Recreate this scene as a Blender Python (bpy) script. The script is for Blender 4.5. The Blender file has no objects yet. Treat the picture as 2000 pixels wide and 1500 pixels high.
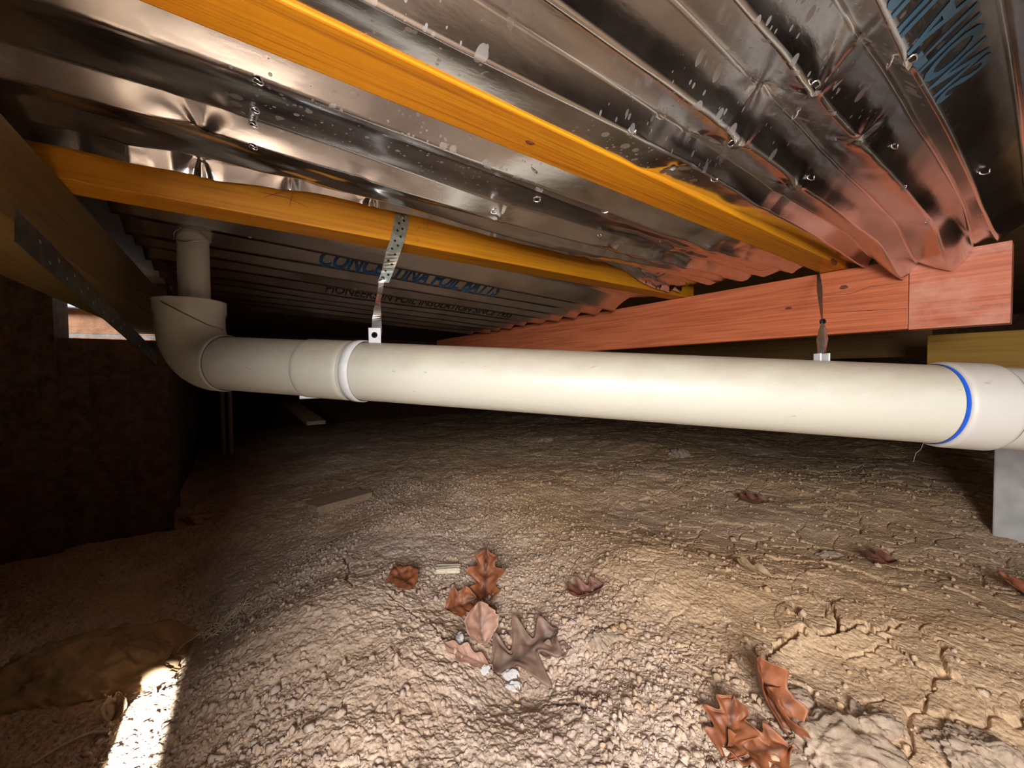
import bpy, bmesh, math, random
import numpy as np
from mathutils import Matrix, Vector

# ------------------------------------------------------------------ camera / world / light
S = bpy.context.scene
COL = S.collection
CZ = 0.46                      # camera height above the flat part of the soil
FPX = 757.0                    # focal length in pixels of the 2000 px wide frame
PITCH = math.radians(-1.66)
ROLL = math.atan2(17, 1601)
fw = np.array([0, math.cos(PITCH), math.sin(PITCH)])
_r0 = np.array([1.0, 0, 0]); _u0 = np.cross(_r0, fw)
rt = math.cos(ROLL) * _r0 - math.sin(ROLL) * _u0
up = np.cross(rt, fw)
cam_d = bpy.data.cameras.new('camera'); cam = bpy.data.objects.new('camera', cam_d); COL.objects.link(cam)
cam_d.sensor_width = 36.0; cam_d.lens = 36.0 * FPX / 2000.0; cam_d.clip_start = 0.02; cam_d.clip_end = 100
cam.matrix_world = Matrix(((rt[0], up[0], -fw[0], 0), (rt[1], up[1], -fw[1], 0), (rt[2], up[2], -fw[2], CZ), (0, 0, 0, 1)))
S.camera = cam

AZ = math.radians(54.47)
U = np.array([math.sin(AZ), math.cos(AZ), 0.0])      # along the joists
V = np.array([-math.cos(AZ), math.sin(AZ), 0.0])     # along the bearers
TH = math.pi / 2 - AZ

def P(u, v, z):                 # site axes -> world (z measured from eye level)
    p = u * U + v * V
    return (p[0], p[1], z + CZ)

world = bpy.data.worlds.new('World'); S.world = world; world.use_nodes = True
wn = world.node_tree.nodes; wl = world.node_tree.links
bg = wn['Background']
bg.inputs['Color'].default_value = (0.92, 0.95, 1.0, 1)
bg.inputs['Strength'].default_value = 0.4

def area(name, loc, target, sx, sy, power, color, spread=180):
    l = bpy.data.lights.new(name, 'AREA'); l.shape = 'RECTANGLE'; l.size = sx; l.size_y = sy
    l.energy = power; l.color = color; l.spread = math.radians(spread)
    o = bpy.data.objects.new(name, l); COL.objects.link(o)
    o.location = loc
    d = Vector(target) - Vector(loc)
    o.rotation_euler = d.to_track_quat('-Z', 'Y').to_euler()
    return o
# daylight falling through the open access hatch beside the camera
area('hatch_daylight', P(-0.335, -0.44, 0.10), P(0.50, 0.75, -0.28), 0.36, 0.28, 20, (1.0, 0.955, 0.91))
# thin slip of direct sun falling in past the unseen jamb block
area('sun_sliver', P(-0.124, -0.80, 0.16), P(-0.119, 0.47, -0.46), 0.022, 0.24, 2.6, (1.0, 0.97, 0.90), 2)
area('sun_patch', P(-0.365, -1.00, 0.16), P(-0.06, 0.21, -0.46), 0.14, 0.16, 26.0, (1.0, 0.97, 0.90), 5)
# open daylight on the house wall outside the gap at the left
area('outside_daylight', P(-0.60, 1.60, 0.75), P(-0.33, 1.83, 0.18), 0.30, 0.20, 14.0, (0.9, 0.95, 1.0))
# daylight outside the vent slot in the far wall
area('vent_daylight', P(0.58, 4.4, -0.19), P(0.58, 3.9, -0.19), 0.6, 0.3, 4.0, (1.0, 0.98, 0.93))
S.view_settings.view_transform = 'Standard'; S.view_settings.look = 'None'
S.view_settings.exposure = 0.35; S.view_settings.gamma = 1.0
S.view_settings.use_curve_mapping = False

# ------------------------------------------------------------------ numpy noise
def _hash(ix, iy, seed):
    n = (ix.astype(np.int64) * 374761393 + iy.astype(np.int64) * 668265263 + seed * 974711 + 1013) & 0x7fffffff
    n = ((n ^ (n >> 13)) * 1274126177) & 0x7fffffff
    n = ((n ^ (n >> 16)) * 1911520717) & 0x7fffffff
    return ((n ^ (n >> 15)) & 0xffffff) / float(0xffffff)

def vnoise(x, y, seed=0):
    x = np.asarray(x, float); y = np.asarray(y, float)
    ix = np.floor(x); iy = np.floor(y); fx = x - ix; fy = y - iy
    fx = fx * fx * fx * (fx * (fx * 6 - 15) + 10); fy = fy * fy * fy * (fy * (fy * 6 - 15) + 10)
    a = _hash(ix, iy, seed); b = _hash(ix + 1, iy, seed); c = _hash(ix, iy + 1, seed); d = _hash(ix + 1, iy + 1, seed)
    return (a + (b - a) * fx + (c - a) * fy + (a - b - c + d) * fx * fy) * 2 - 1

def fbm(x, y, octaves=4, seed=0, gain=0.5):
    t = 0; a = 1
    for k in range(octaves):
        t = t + a * vnoise(x, y, seed + k * 17); x = x * 2.03 + 3.1; y = y * 2.03 + 1.7; a *= gain
    return t

def worley(x, y, seed=0, jit=0.95):
    ix = np.floor(x); iy = np.floor(y)
    f1 = np.full(x.shape, 9.0); f2 = np.full(x.shape, 9.0); cid = np.zeros(x.shape)
    for dx in (-1, 0, 1):
        for dy in (-1, 0, 1):
            cx = ix + dx; cy = iy + dy
            hx = _hash(cx, cy, seed); hy = _hash(cx, cy, seed + 77)
            d = np.hypot(cx + .5 + (hx - .5) * jit - x, cy + .5 + (hy - .5) * jit - y)
            m = d < f1
            f2 = np.where(m, f1, np.minimum(f2, d)); cid = np.where(m, _hash(cx, cy, seed + 5), cid); f1 = np.where(m, d, f1)
    return f1, f2, cid

def sstep(a, b, x):
    t = np.clip((x - a) / (b - a), 0, 1); return t * t * (3 - 2 * t)

# ------------------------------------------------------------------ materials
def new_mat(name):
    m = bpy.data.materials.new(name); m.use_nodes = True
    nt = m.node_tree; b = nt.nodes['Principled BSDF']
    return m, nt, b
def N(nt, t, **kw):
    n = nt.nodes.new(t)
    for k, v in kw.items():
        if k in n.inputs.keys(): n.inputs[k].default_value = v
        else: setattr(n, k, v)
    return n
def ramp(nt, stops, src, fac='Fac'):
    r = nt.nodes.new('ShaderNodeValToRGB'); e = r.color_ramp.elements
    while len(e) < len(stops): e.new(0.5)
    for i, (p, c) in enumerate(stops):
        e[i].position = p; e[i].color = (*c, 1) if len(c) == 3 else c
    nt.links.new(src, r.inputs['Fac'])
    return r
def mapping(nt, scale=(1, 1, 1), rot=(0, 0, 0), coord='Object'):
    tc = nt.nodes.new('ShaderNodeTexCoord'); mp = nt.nodes.new('ShaderNodeMapping')
    mp.inputs['Scale'].default_value = scale; mp.inputs['Rotation'].default_value = rot
    nt.links.new(tc.outputs[coord], mp.inputs['Vector']); return mp.outputs['Vector']
def mix(nt, fac, a, b, mode='MIX'):
    m = nt.nodes.new('ShaderNodeMix'); m.data_type = 'RGBA'; m.blend_type = mode
    L = nt.links
    for s, v in ((m.inputs[0], fac), (m.inputs[6], a), (m.inputs[7], b)):
        if hasattr(v, 'links') or hasattr(v, 'is_linked'): L.new(v, s)
        else: s.default_value = v if not isinstance(v, tuple) or len(v) == 4 else (*v, 1)
    return m.outputs[2]
def bump(nt, b, h, strength=0.3, dist=0.002):
    bp = nt.nodes.new('ShaderNodeBump'); bp.inputs['Strength'].default_value = strength; bp.inputs['Distance'].default_value = dist
    nt.links.new(h, bp.inputs['Height']); nt.links.new(bp.outputs['Normal'], b.inputs['Normal']); return bp

def wood_mat(name, light, mid, dark, rough=0.5, axis=0, fine=1.0, knots=0.0, blotch=None):
    m, nt, b = new_mat(name)
    sc = [330 * fine] * 3; sc[axis] = 4.0
    n1 = N(nt, 'ShaderNodeTexNoise', Scale=1.0, Detail=5.0, Roughness=0.6); nt.links.new(mapping(nt, sc), n1.inputs['Vector'])
    sc2 = [38 * fine] * 3; sc2[axis] = 1.3
    n2 = N(nt, 'ShaderNodeTexNoise', Scale=1.0, Detail=3.0, Distortion=0.4); nt.links.new(mapping(nt, sc2), n2.inputs['Vector'])
    r1 = ramp(nt, [(0.36, dark), (0.48, mid), (0.60, light)], n1.outputs['Fac'])
    r2 = ramp(nt, [(0.36, mid), (0.60, light)], n2.outputs['Fac'])
    c = mix(nt, 0.5, r1.outputs['Color'], r2.outputs['Color'])
    if blotch:
        n3 = N(nt, 'ShaderNodeTexNoise', Scale=9.0, Detail=5.0, Roughness=0.6); nt.links.new(mapping(nt, (1, 1, 1.4)), n3.inputs['Vector'])
        r3 = ramp(nt, [(0.42, (0, 0, 0)), (0.62, (1, 1, 1))], n3.outputs['Fac'])
        c = mix(nt, r3.outputs['Color'], c, blotch)
    nt.links.new(c, b.inputs['Base Color'])
    b.inputs['Roughness'].default_value = rough
    b.inputs['Specular IOR Level'].default_value = 0.3
    bump(nt, b, n1.outputs['Fac'], 0.25, 0.001)
    return m
M_J1 = wood_mat('orange_stained_pine', (0.62, 0.28, 0.008), (0.52, 0.19, 0.005), (0.15, 0.045, 0.005), 0.5)
M_J2 = wood_mat('amber_stained_pine', (0.48, 0.215, 0.008), (0.40, 0.15, 0.006), (0.22, 0.075, 0.006), 0.5, fine=0.5)
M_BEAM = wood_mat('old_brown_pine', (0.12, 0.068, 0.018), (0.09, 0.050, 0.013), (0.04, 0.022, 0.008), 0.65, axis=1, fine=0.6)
M_RED = wood_mat('red_oiled_hardwood', (0.62, 0.19, 0.085), (0.47, 0.12, 0.05), (0.24, 0.05, 0.02), 0.5, axis=1, fine=0.55)
M_RED2 = wood_mat('red_oiled_hardwood_scuffed', (0.60, 0.21, 0.12), (0.46, 0.12, 0.065), (0.28, 0.07, 0.035), 0.5, axis=1, fine=0.55, blotch=(0.62, 0.29, 0.21, 1))
M_YEL = wood_mat('yellow_stained_beam', (0.26, 0.15, 0.012), (0.22, 0.12, 0.010), (0.15, 0.075, 0.008), 0.6, axis=1, fine=0.4)
M_BOARD = wood_mat('rough_floorboard', (0.20, 0.12, 0.06), (0.14, 0.08, 0.04), (0.07, 0.04, 0.02), 0.8, axis=1, fine=0.4)
M_PLANK = wood_mat('grey_offcut', (0.50, 0.38, 0.28), (0.42, 0.31, 0.22), (0.30, 0.2, 0.13), 0.8, axis=0, fine=0.4)

def foil_mat():
    m, nt, b = new_mat('crinkled_foil')
    b.inputs['Metallic'].default_value = 1.0
    vec = mapping(nt, (1, 1, 0.001))
    # dried droplets
    n0 = N(nt, 'ShaderNodeTexNoise', Scale=3.2, Detail=1.0); nt.links.new(vec, n0.inputs['Vector'])
    vo = N(nt, 'ShaderNodeTexVoronoi', Scale=62.0, feature='F1'); nt.links.new(vec, vo.inputs['Vector'])
    vo2 = N(nt, 'ShaderNodeTexVoronoi', Scale=190.0, feature='F1'); nt.links.new(vec, vo2.inputs['Vector'])
    def drops(v, thr, size):
        sep = N(nt, 'ShaderNodeSeparateColor'); nt.links.new(v.outputs['Color'], sep.inputs[0])
        g = N(nt, 'ShaderNodeMath', operation='GREATER_THAN'); nt.links.new(sep.outputs[0], g.inputs[0]); g.inputs[1].default_value = thr
        sz = N(nt, 'ShaderNodeMath', operation='MULTIPLY'); nt.links.new(sep.outputs[1], sz.inputs[0]); sz.inputs[1].default_value = size
        l = N(nt, 'ShaderNodeMath', operation='LESS_THAN'); nt.links.new(v.outputs['Distance'], l.inputs[0]); nt.links.new(sz.outputs[0], l.inputs[1])
        mu = N(nt, 'ShaderNodeMath', operation='MULTIPLY'); nt.links.new(g.outputs[0], mu.inputs[0]); nt.links.new(l.outputs[0], mu.inputs[1])
        return mu.outputs[0]
    d1 = drops(vo, 0.25, 0.40); d2 = drops(vo2, 0.45, 0.36)
    ad = N(nt, 'ShaderNodeMath', operation='MAXIMUM'); nt.links.new(d1, ad.inputs[0]); nt.links.new(d2, ad.inputs[1])
    # droplets only where the splashes were: a patch on the bay nearest the hatch
    at = N(nt, 'ShaderNodeAttribute', attribute_name='splash')
    mk = N(nt, 'ShaderNodeMath', operation='MULTIPLY'); nt.links.new(ad.outputs[0], mk.inputs[0]); nt.links.new(at.outputs['Fac'], mk.inputs[1])
    n2 = N(nt, 'ShaderNodeTexNoise', Scale=7.0, Detail=6.0, Roughness=0.62); nt.links.new(vec, n2.inputs['Vector'])
    base = ramp(nt, [(0.35, (0.62, 0.615, 0.635)), (0.65, (0.75, 0.745, 0.765))], n2.outputs['Fac'])
    c = mix(nt, mk.outputs[0], base.outputs['Color'], (0.52, 0.51, 0.53, 1))
    nt.links.new(c, b.inputs['Base Color'])
    rr = ramp(nt, [(0.35, (0.15, 0.15, 0.15)), (0.7, (0.25, 0.25, 0.25))], n2.outputs['Fac'])
    rm = mix(nt, mk.outputs[0], rr.outputs['Color'], (0.55, 0.55, 0.55, 1))
    nt.links.new(rm, b.inputs['Roughness'])
    mm = N(nt, 'ShaderNodeMapRange'); nt.links.new(mk.outputs[0], mm.inputs[0]); mm.inputs[3].default_value = 1.0; mm.inputs[4].default_value = 0.80
    nt.links.new(mm.outputs[0], b.inputs['Metallic'])
    n3 = N(nt, 'ShaderNodeTexNoise', Scale=34.0, Detail=5.0, Roughness=0.55); nt.links.new(mapping(nt, (0.6, 1.6, 1)), n3.inputs['Vector'])
    bump(nt, b, n3.outputs['Fac'], 0.22, 0.0018)
    return m
M_FOIL = foil_mat()

def metal_mat(name, c1, c2, rough, scale=60, dark_spots=False):
    m, nt, b = new_mat(name); b.inputs['Metallic'].default_value = 0.95
    n = N(nt, 'ShaderNodeTexNoise', Scale=scale, Detail=4.0); nt.links.new(mapping(nt), n.inputs['Vector'])
    r = ramp(nt, [(0.35, c1), (0.65, c2)], n.outputs['Fac']); nt.links.new(r.outputs['Color'], b.inputs['Base Color'])
    b.inputs['Roughness'].default_value = rough
    bump(nt, b, n.outputs['Fac'], 0.15, 0.001)
    return m
M_GALV = metal_mat('galvanised_steel', (0.30, 0.33, 0.31), (0.52, 0.54, 0.50), 0.42)
M_SILVER = metal_mat('bright_steel', (0.62, 0.62, 0.63), (0.8, 0.8, 0.8), 0.25)
M_DKSTEEL = metal_mat('weathered_steel', (0.05, 0.05, 0.048), (0.11, 0.105, 0.095), 0.5)

def simple(name, col, rough=0.6, metal=0.0, nscale=None, col2=None, bmp=0.0, bd=0.002, spec=0.4, detail=5.0):
    m, nt, b = new_mat(name)
    b.inputs['Roughness'].default_value = rough; b.inputs['Metallic'].default_value = metal
    b.inputs['Specular IOR Level'].default_value = spec
    n = N(nt, 'ShaderNodeTexNoise', Scale=nscale or 30.0, Detail=detail, Roughness=0.6); nt.links.new(mapping(nt), n.inputs['Vector'])
    r = ramp(nt, [(0.35, col), (0.65, col2 or tuple(min(1, c * 1.15) for c in col))], n.outputs['Fac'])
    nt.links.new(r.outputs['Color'], b.inputs['Base Color'])
    if bmp: bump(nt, b, n.outputs['Fac'], bmp, bd)
    return m

def pvc_mat(name, clean, dusty, amount):
    m, nt, b = new_mat(name)
    n = N(nt, 'ShaderNodeTexNoise', Scale=28.0, Detail=7.0, Roughness=0.7); nt.links.new(mapping(nt, (0.5, 1, 1)), n.inputs['Vector'])
    # settled dust lies on the crown of the pipe
    at = N(nt, 'ShaderNodeAttribute', attribute_name='dust')
    ad = N(nt, 'ShaderNodeMath', operation='MULTIPLY_ADD'); nt.links.new(n.outputs['Fac'], ad.inputs[0]); ad.inputs[1].default_value = 0.55
    nt.links.new(at.outputs['Fac'], ad.inputs[2])
    r = ramp(nt, [(0.32, (0, 0, 0)), (0.80, (amount,) * 3)], ad.outputs[0])
    c = mix(nt, r.outputs['Color'], (*clean, 1), (*dusty, 1))
    # small scuffs and specks
    n2 = N(nt, 'ShaderNodeTexNoise', Scale=120.0, Detail=3.0); nt.links.new(mapping(nt, (0.25, 1, 1)), n2.inputs['Vector'])
    r2 = ramp(nt, [(0.70, (0, 0, 0)), (0.76, (0.55,) * 3)], n2.outputs['Fac'])
    c = mix(nt, r2.outputs['Color'], c, (0.30, 0.22, 0.14, 1))
    nt.links.new(c, b.inputs['Base Color'])
    b.inputs['Roughness'].default_value = 0.42; b.inputs['Specular IOR Level'].default_value = 0.35
    bump(nt, b, n.outputs['Fac'], 0.06, 0.001)
    return m
M_PVC = pvc_mat('cream_pvc', (0.47, 0.47, 0.415), (0.30, 0.23, 0.16), 0.75)
M_PVC2 = pvc_mat('white_pvc', (0.47, 0.465, 0.45), (0.34, 0.28, 0.22), 0.55)
M_CLIP = simple('white_clip', (0.55, 0.57, 0.59), 0.45)
M_BLUE = simple('blue_primer', (0.004, 0.06, 0.42), 0.4)
M_SEAM = simple('grimy_joint', (0.12, 0.10, 0.08), 0.8)
M_INK = simple('blue_ink', (0.035, 0.11, 0.24), 0.35, 0.6, col2=(0.05, 0.15, 0.30))
M_INK2 = simple('faded_blue_ink', (0.09, 0.19, 0.29), 0.3, 0.7, col2=(0.16, 0.27, 0.37))
M_INK3 = simple('dark_ink', (0.05, 0.045, 0.04), 0.5, 0.3)
M_PENCIL = simple('pencil', (0.16, 0.05, 0.015), 0.8)
M_HOLE = simple('hole_dark', (0.006, 0.005, 0.004), 0.9)
M_CONC = simple('grey_concrete', (0.42, 0.43, 0.43), 0.85, nscale=18, col2=(0.55, 0.56, 0.56), bmp=0.3)
M_BOARDW = simple('pale_weatherboard', (0.62, 0.70, 0.78), 0.6)
M_WIRE = simple('thin_wire', (0.10, 0.085, 0.07), 0.5)
M_ROOT = simple('dry_root', (0.62, 0.52, 0.38), 0.8, col2=(0.76, 0.66, 0.52))
M_CHIP = simple('pale_timber_chip', (0.60, 0.54, 0.42), 0.8, nscale=90, col2=(0.70, 0.65, 0.52))
M_PEBB = simple('white_pebble', (0.46, 0.44, 0.43), 0.7, nscale=70, col2=(0.60, 0.60, 0.61), bmp=0.5)

def brick_mat(name, c1, c2, mortar, scale=1.0, rot=(0, 0, 0), grime=0.5):
    m, nt, b = new_mat(name)
    bt = nt.nodes.new('ShaderNodeTexBrick'); bt.inputs['Scale'].default_value = 1.0
    bt.inputs['Brick Width'].default_value = 0.24; bt.inputs['Row Height'].default_value = 0.086
    bt.inputs['Mortar Size'].default_value = 0.006; bt.inputs['Mortar Smooth'].default_value = 0.1
    bt.inputs['Color1'].default_value = (*c1, 1); bt.inputs['Color2'].default_value = (*c2, 1); bt.inputs['Mortar'].default_value = (*mortar, 1)
    nt.links.new(mapping(nt, (1, 1, 1), rot), bt.inputs['Vector'])
    n = N(nt, 'ShaderNodeTexNoise', Scale=40.0, Detail=6.0, Roughness=0.7); nt.links.new(mapping(nt), n.inputs['Vector'])
    r = ramp(nt, [(0.36, (1 - grime,) * 3), (0.6, (1, 1, 1))], n.outputs['Fac'])
    c = mix(nt, 1.0, bt.outputs['Color'], r.outputs['Color'], 'MULTIPLY')
    nt.links.new(c, b.inputs['Base Color']); b.inputs['Roughness'].default_value = 0.9
    b.inputs['Specular IOR Level'].default_value = 0.15
    sb = N(nt, 'ShaderNodeMath', operation='SUBTRACT'); nt.links.new(n.outputs['Fac'], sb.inputs[0]); nt.links.new(bt.outputs['Fac'], sb.inputs[1])
    bump(nt, b, sb.outputs[0], 0.5, 0.004)
    return m
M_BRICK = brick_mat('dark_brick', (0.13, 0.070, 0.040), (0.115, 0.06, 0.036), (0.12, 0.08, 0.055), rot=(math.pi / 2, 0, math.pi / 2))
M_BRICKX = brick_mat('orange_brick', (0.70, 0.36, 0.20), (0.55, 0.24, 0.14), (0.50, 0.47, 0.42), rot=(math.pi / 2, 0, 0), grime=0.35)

def soil_mat():
    m, nt, b = new_mat('dry_clay_soil')
    at = N(nt, 'ShaderNodeAttribute', attribute_name='tone')      # 0 pinkish grey clay .. 1 yellow clay
    v = mapping(nt)
    n1 = N(nt, 'ShaderNodeTexNoise', Scale=9.0, Detail=8.0, Roughness=0.65); nt.links.new(v, n1.inputs['Vector'])
    n2 = N(nt, 'ShaderNodeTexNoise', Scale=170.0, Detail=5.0, Roughness=0.7); nt.links.new(v, n2.inputs['Vector'])
    vo = N(nt, 'ShaderNodeTexVoronoi', Scale=150.0, feature='F1'); nt.links.new(v, vo.inputs['Vector'])
    a = ramp(nt, [(0.33, (0.46, 0.36, 0.30)), (0.66, (0.66, 0.55, 0.48))], n1.outputs['Fac'])
    c = ramp(nt, [(0.33, (0.55, 0.37, 0.215)), (0.66, (0.76, 0.55, 0.35))], n1.outputs['Fac'])
    k = mix(nt, at.outputs['Fac'], a.outputs['Color'], c.outputs['Color'])
    g = ramp(nt, [(0.30, (0.74,) * 3), (0.55, (1.0,) * 3), (0.78, (1.3,) * 3)], n2.outputs['Fac'])
    k = mix(nt, 1.0, k, g.outputs['Color'], 'MULTIPLY')
    nt.links.new(k, b.inputs['Base Color'])
    b.inputs['Roughness'].default_value = 0.95; b.inputs['Specular IOR Level'].default_value = 0.12
    s = N(nt, 'ShaderNodeMath', operation='SUBTRACT'); nt.links.new(n2.outputs['Fac'], s.inputs[0]); nt.links.new(vo.outputs['Distance'], s.inputs[1])
    bump(nt, b, s.outputs[0], 0.8, 0.0022)
    return m
M_SOIL = soil_mat()

def leaf_mat(name, c1, c2):
    c1 = tuple(x * .62 for x in c1); c2 = tuple(x * .72 for x in c2)
    m, nt, b = new_mat(name)
    n = N(nt, 'ShaderNodeTexNoise', Scale=60.0, Detail=4.0); nt.links.new(mapping(nt), n.inputs['Vector'])
    r = ramp(nt, [(0.32, c1), (0.68, c2)], n.outputs['Fac'])
    at = N(nt, 'ShaderNodeAttribute', attribute_name='vein')
    c = mix(nt, at.outputs['Fac'], r.outputs['Color'], tuple(x * 0.45 for x in c1) + (1,))
    nt.links.new(c, b.inputs['Base Color']); b.inputs['Roughness'].default_value = 0.55
    bump(nt, b, n.outputs['Fac'], 0.3, 0.001)
    return m
M_LEAF1 = leaf_mat('rust_leaf', (0.30, 0.095, 0.038), (0.48, 0.17, 0.07))
M_LEAF2 = leaf_mat('pink_leaf', (0.50, 0.27, 0.19), (0.62, 0.37, 0.28))
M_LEAF3 = leaf_mat('grey_brown_leaf', (0.27, 0.165, 0.12), (0.38, 0.25, 0.19))
M_LEAF4 = leaf_mat('dark_red_leaf', (0.20, 0.07, 0.045), (0.32, 0.13, 0.085))
M_LEAF5 = leaf_mat('tan_leaf', (0.46, 0.30, 0.15), (0.60, 0.42, 0.24))

# ------------------------------------------------------------------ object helpers
SITE = Matrix.Rotation(TH, 4, 'Z')       # site axes: local X along the joists, local Y along the bearers

def tag(o, label=None, cat=None, group=None, kind=None):
    if label: o['label'] = label
    if cat: o['category'] = cat
    if group: o['group'] = group
    if kind: o['kind'] = kind
    return o

def thing(name, label, cat, loc, group=None, site=True):
    o = bpy.data.objects.new(name, None); COL.objects.link(o); o.empty_display_size = 0.05
    o.matrix_world = Matrix.Translation(loc) @ (SITE if site else Matrix.Identity(4))
    o['_m'] = 1
    del o['_m']
    tag(o, label, cat, group)
    MW[o.name] = o.matrix_world.copy()
    return o
MW = {}

def link_mesh(name, verts, faces, mat, parent=None, loc=None, smooth=False, attrs=None, site=True, bevel=None, label=None):
    """verts: world positions (n,3)."""
    verts = np.asarray(verts, float)
    me = bpy.data.meshes.new(name)
    o = bpy.data.objects.new(name, me); COL.objects.link(o)
    if parent is not None:
        o.parent = parent; mw = MW[parent.name]
    else:
        if loc is None: loc = tuple((verts.min(0) + verts.max(0)) / 2 * np.array([1, 1, 0]) + np.array([0, 0, verts[:, 2].min()]))
        mw = Matrix.Translation(loc) @ (SITE if site else Matrix.Identity(4)); o.matrix_world = mw
    MW[o.name] = mw
    inv = np.array(mw.inverted())
    lv = verts @ inv[:3, :3].T + inv[:3, 3]
    if isinstance(faces, np.ndarray):
        me.vertices.add(len(lv)); me.vertices.foreach_set('co', lv.astype(np.float32).ravel())
        nf, k = faces.shape
        me.loops.add(nf * k); me.loops.foreach_set('vertex_index', faces.astype(np.int32).ravel())
        me.polygons.add(nf); me.polygons.foreach_set('loop_start', np.arange(0, nf * k, k, dtype=np.int32))
        me.polygons.foreach_set('loop_total', np.full(nf, k, dtype=np.int32))
        me.update(calc_edges=True); me.validate()
    else:
        me.from_pydata([tuple(p) for p in lv], [], faces); me.update()
    if smooth: me.polygons.foreach_set('use_smooth', [True] * len(me.polygons))
    if attrs:
        for k, a in attrs.items():
            at = me.attributes.new(k, 'FLOAT', 'POINT'); at.data.foreach_set('value', np.asarray(a, np.float32).ravel())
    me.materials.append(mat)
    if bevel:
        md = o.modifiers.new('bevel', 'BEVEL'); md.width = bevel; md.segments = 2; md.limit_method = 'ANGLE'
    if label: o['label'] = label
    return o

BOXF = [(0, 3, 2, 1), (4, 5, 6, 7), (0, 1, 5, 4), (1, 2, 6, 5), (2, 3, 7, 6), (3, 0, 4, 7)]
def uvbox(u0, u1, v0, v1, z0, z1):
    return [P(u0, v0, z0), P(u1, v0, z0), P(u1, v1, z0), P(u0, v1, z0), P(u0, v0, z1), P(u1, v0, z1), P(u1, v1, z1), P(u0, v1, z1)]
def join(parts):
    vs, fs, off = [], [], 0
    for v, f in parts:
        v = np.asarray(v, float); vs.append(v)
        fs += [tuple(int(i) + off for i in q) for q in f]; off += len(v)
    return np.vstack(vs), fs

def grid_faces(nu, nv, closed_v=False):
    i = np.arange(nu - 1)[:, None]; j = np.arange(nv if closed_v else nv - 1)[None, :]
    j2 = (j + 1) % nv
    a = i * nv + j; b = (i + 1) * nv + j; c = (i + 1) * nv + j2; d = i * nv + j2
    return np.stack([a, b, c, d], -1).reshape(-1, 4)

def frames(path):
    path = np.asarray(path, float); t = np.gradient(path, axis=0); t /= np.linalg.norm(t, axis=1)[:, None]
    ref = np.array([0, 0, 1.0]) if abs(t[0][2]) < 0.9 else np.array([0, 1.0, 0])
    n = np.cross(t[0], ref); n /= np.linalg.norm(n); out = []
    for k in range(len(path)):
        n = n - t[k] * (n @ t[k]); n /= np.linalg.norm(n); out.append((n.copy(), np.cross(t[k], n)))
    return out

def tube(path, rad, seg=48, cap=True):
    path = np.asarray(path, float); rad = np.broadcast_to(rad, (len(path),)); fr = frames(path)
    a = np.linspace(0, 2 * math.pi, seg, endpoint=False)
    vs = np.vstack([path[k] + rad[k] * (np.cos(a)[:, None] * fr[k][0] + np.sin(a)[:, None] * fr[k][1]) for k in range(len(path))])
    f = [tuple(q) for q in grid_faces(len(path), seg, True)]
    if cap:
        f.append(tuple(range(seg))[::-1]); n = (len(path) - 1) * seg; f.append(tuple(range(n, n + seg)))
    return vs, f

def strip(centers, widths, thick, nrm_hint):
    """flat metal strip: centres (world), width vectors, thickness."""
    c = np.asarray(centers, float); w = np.asarray(widths, float)
    t = np.gradient(c, axis=0); vs = []
    for k in range(len(c)):
        n = np.cross(t[k], w[k]); n /= (np.linalg.norm(n) + 1e-12)
        if n @ nrm_hint < 0: n = -n
        for s, q in ((-1, -1), (1, -1), (1, 1), (-1, 1)):
            vs.append(c[k] + s * w[k] / 2 + q * n * thick / 2)
    f = [tuple(q) for q in grid_faces(len(c), 4, True)] + [(3, 2, 1, 0), tuple(range(4 * len(c) - 4, 4 * len(c)))]
    return np.array(vs), f

def ray(x, y):
    return rt * (x - 1000) / FPX - up * (y - 750) / FPX + fw
def W(x):                        # eye-relative -> world
    return np.asarray(x, float) + np.array([0, 0, CZ])
def on_z(x, y, z): d = ray(x, y); return W(d * z / d[2])
def on_u(x, y, u): d = ray(x, y); return W(d * u / (d @ U))
def on_v(x, y, v): d = ray(x, y); return W(d * v / (d @ V))
def at_d(x, y, dep): return W(ray(x, y) * dep)

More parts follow.
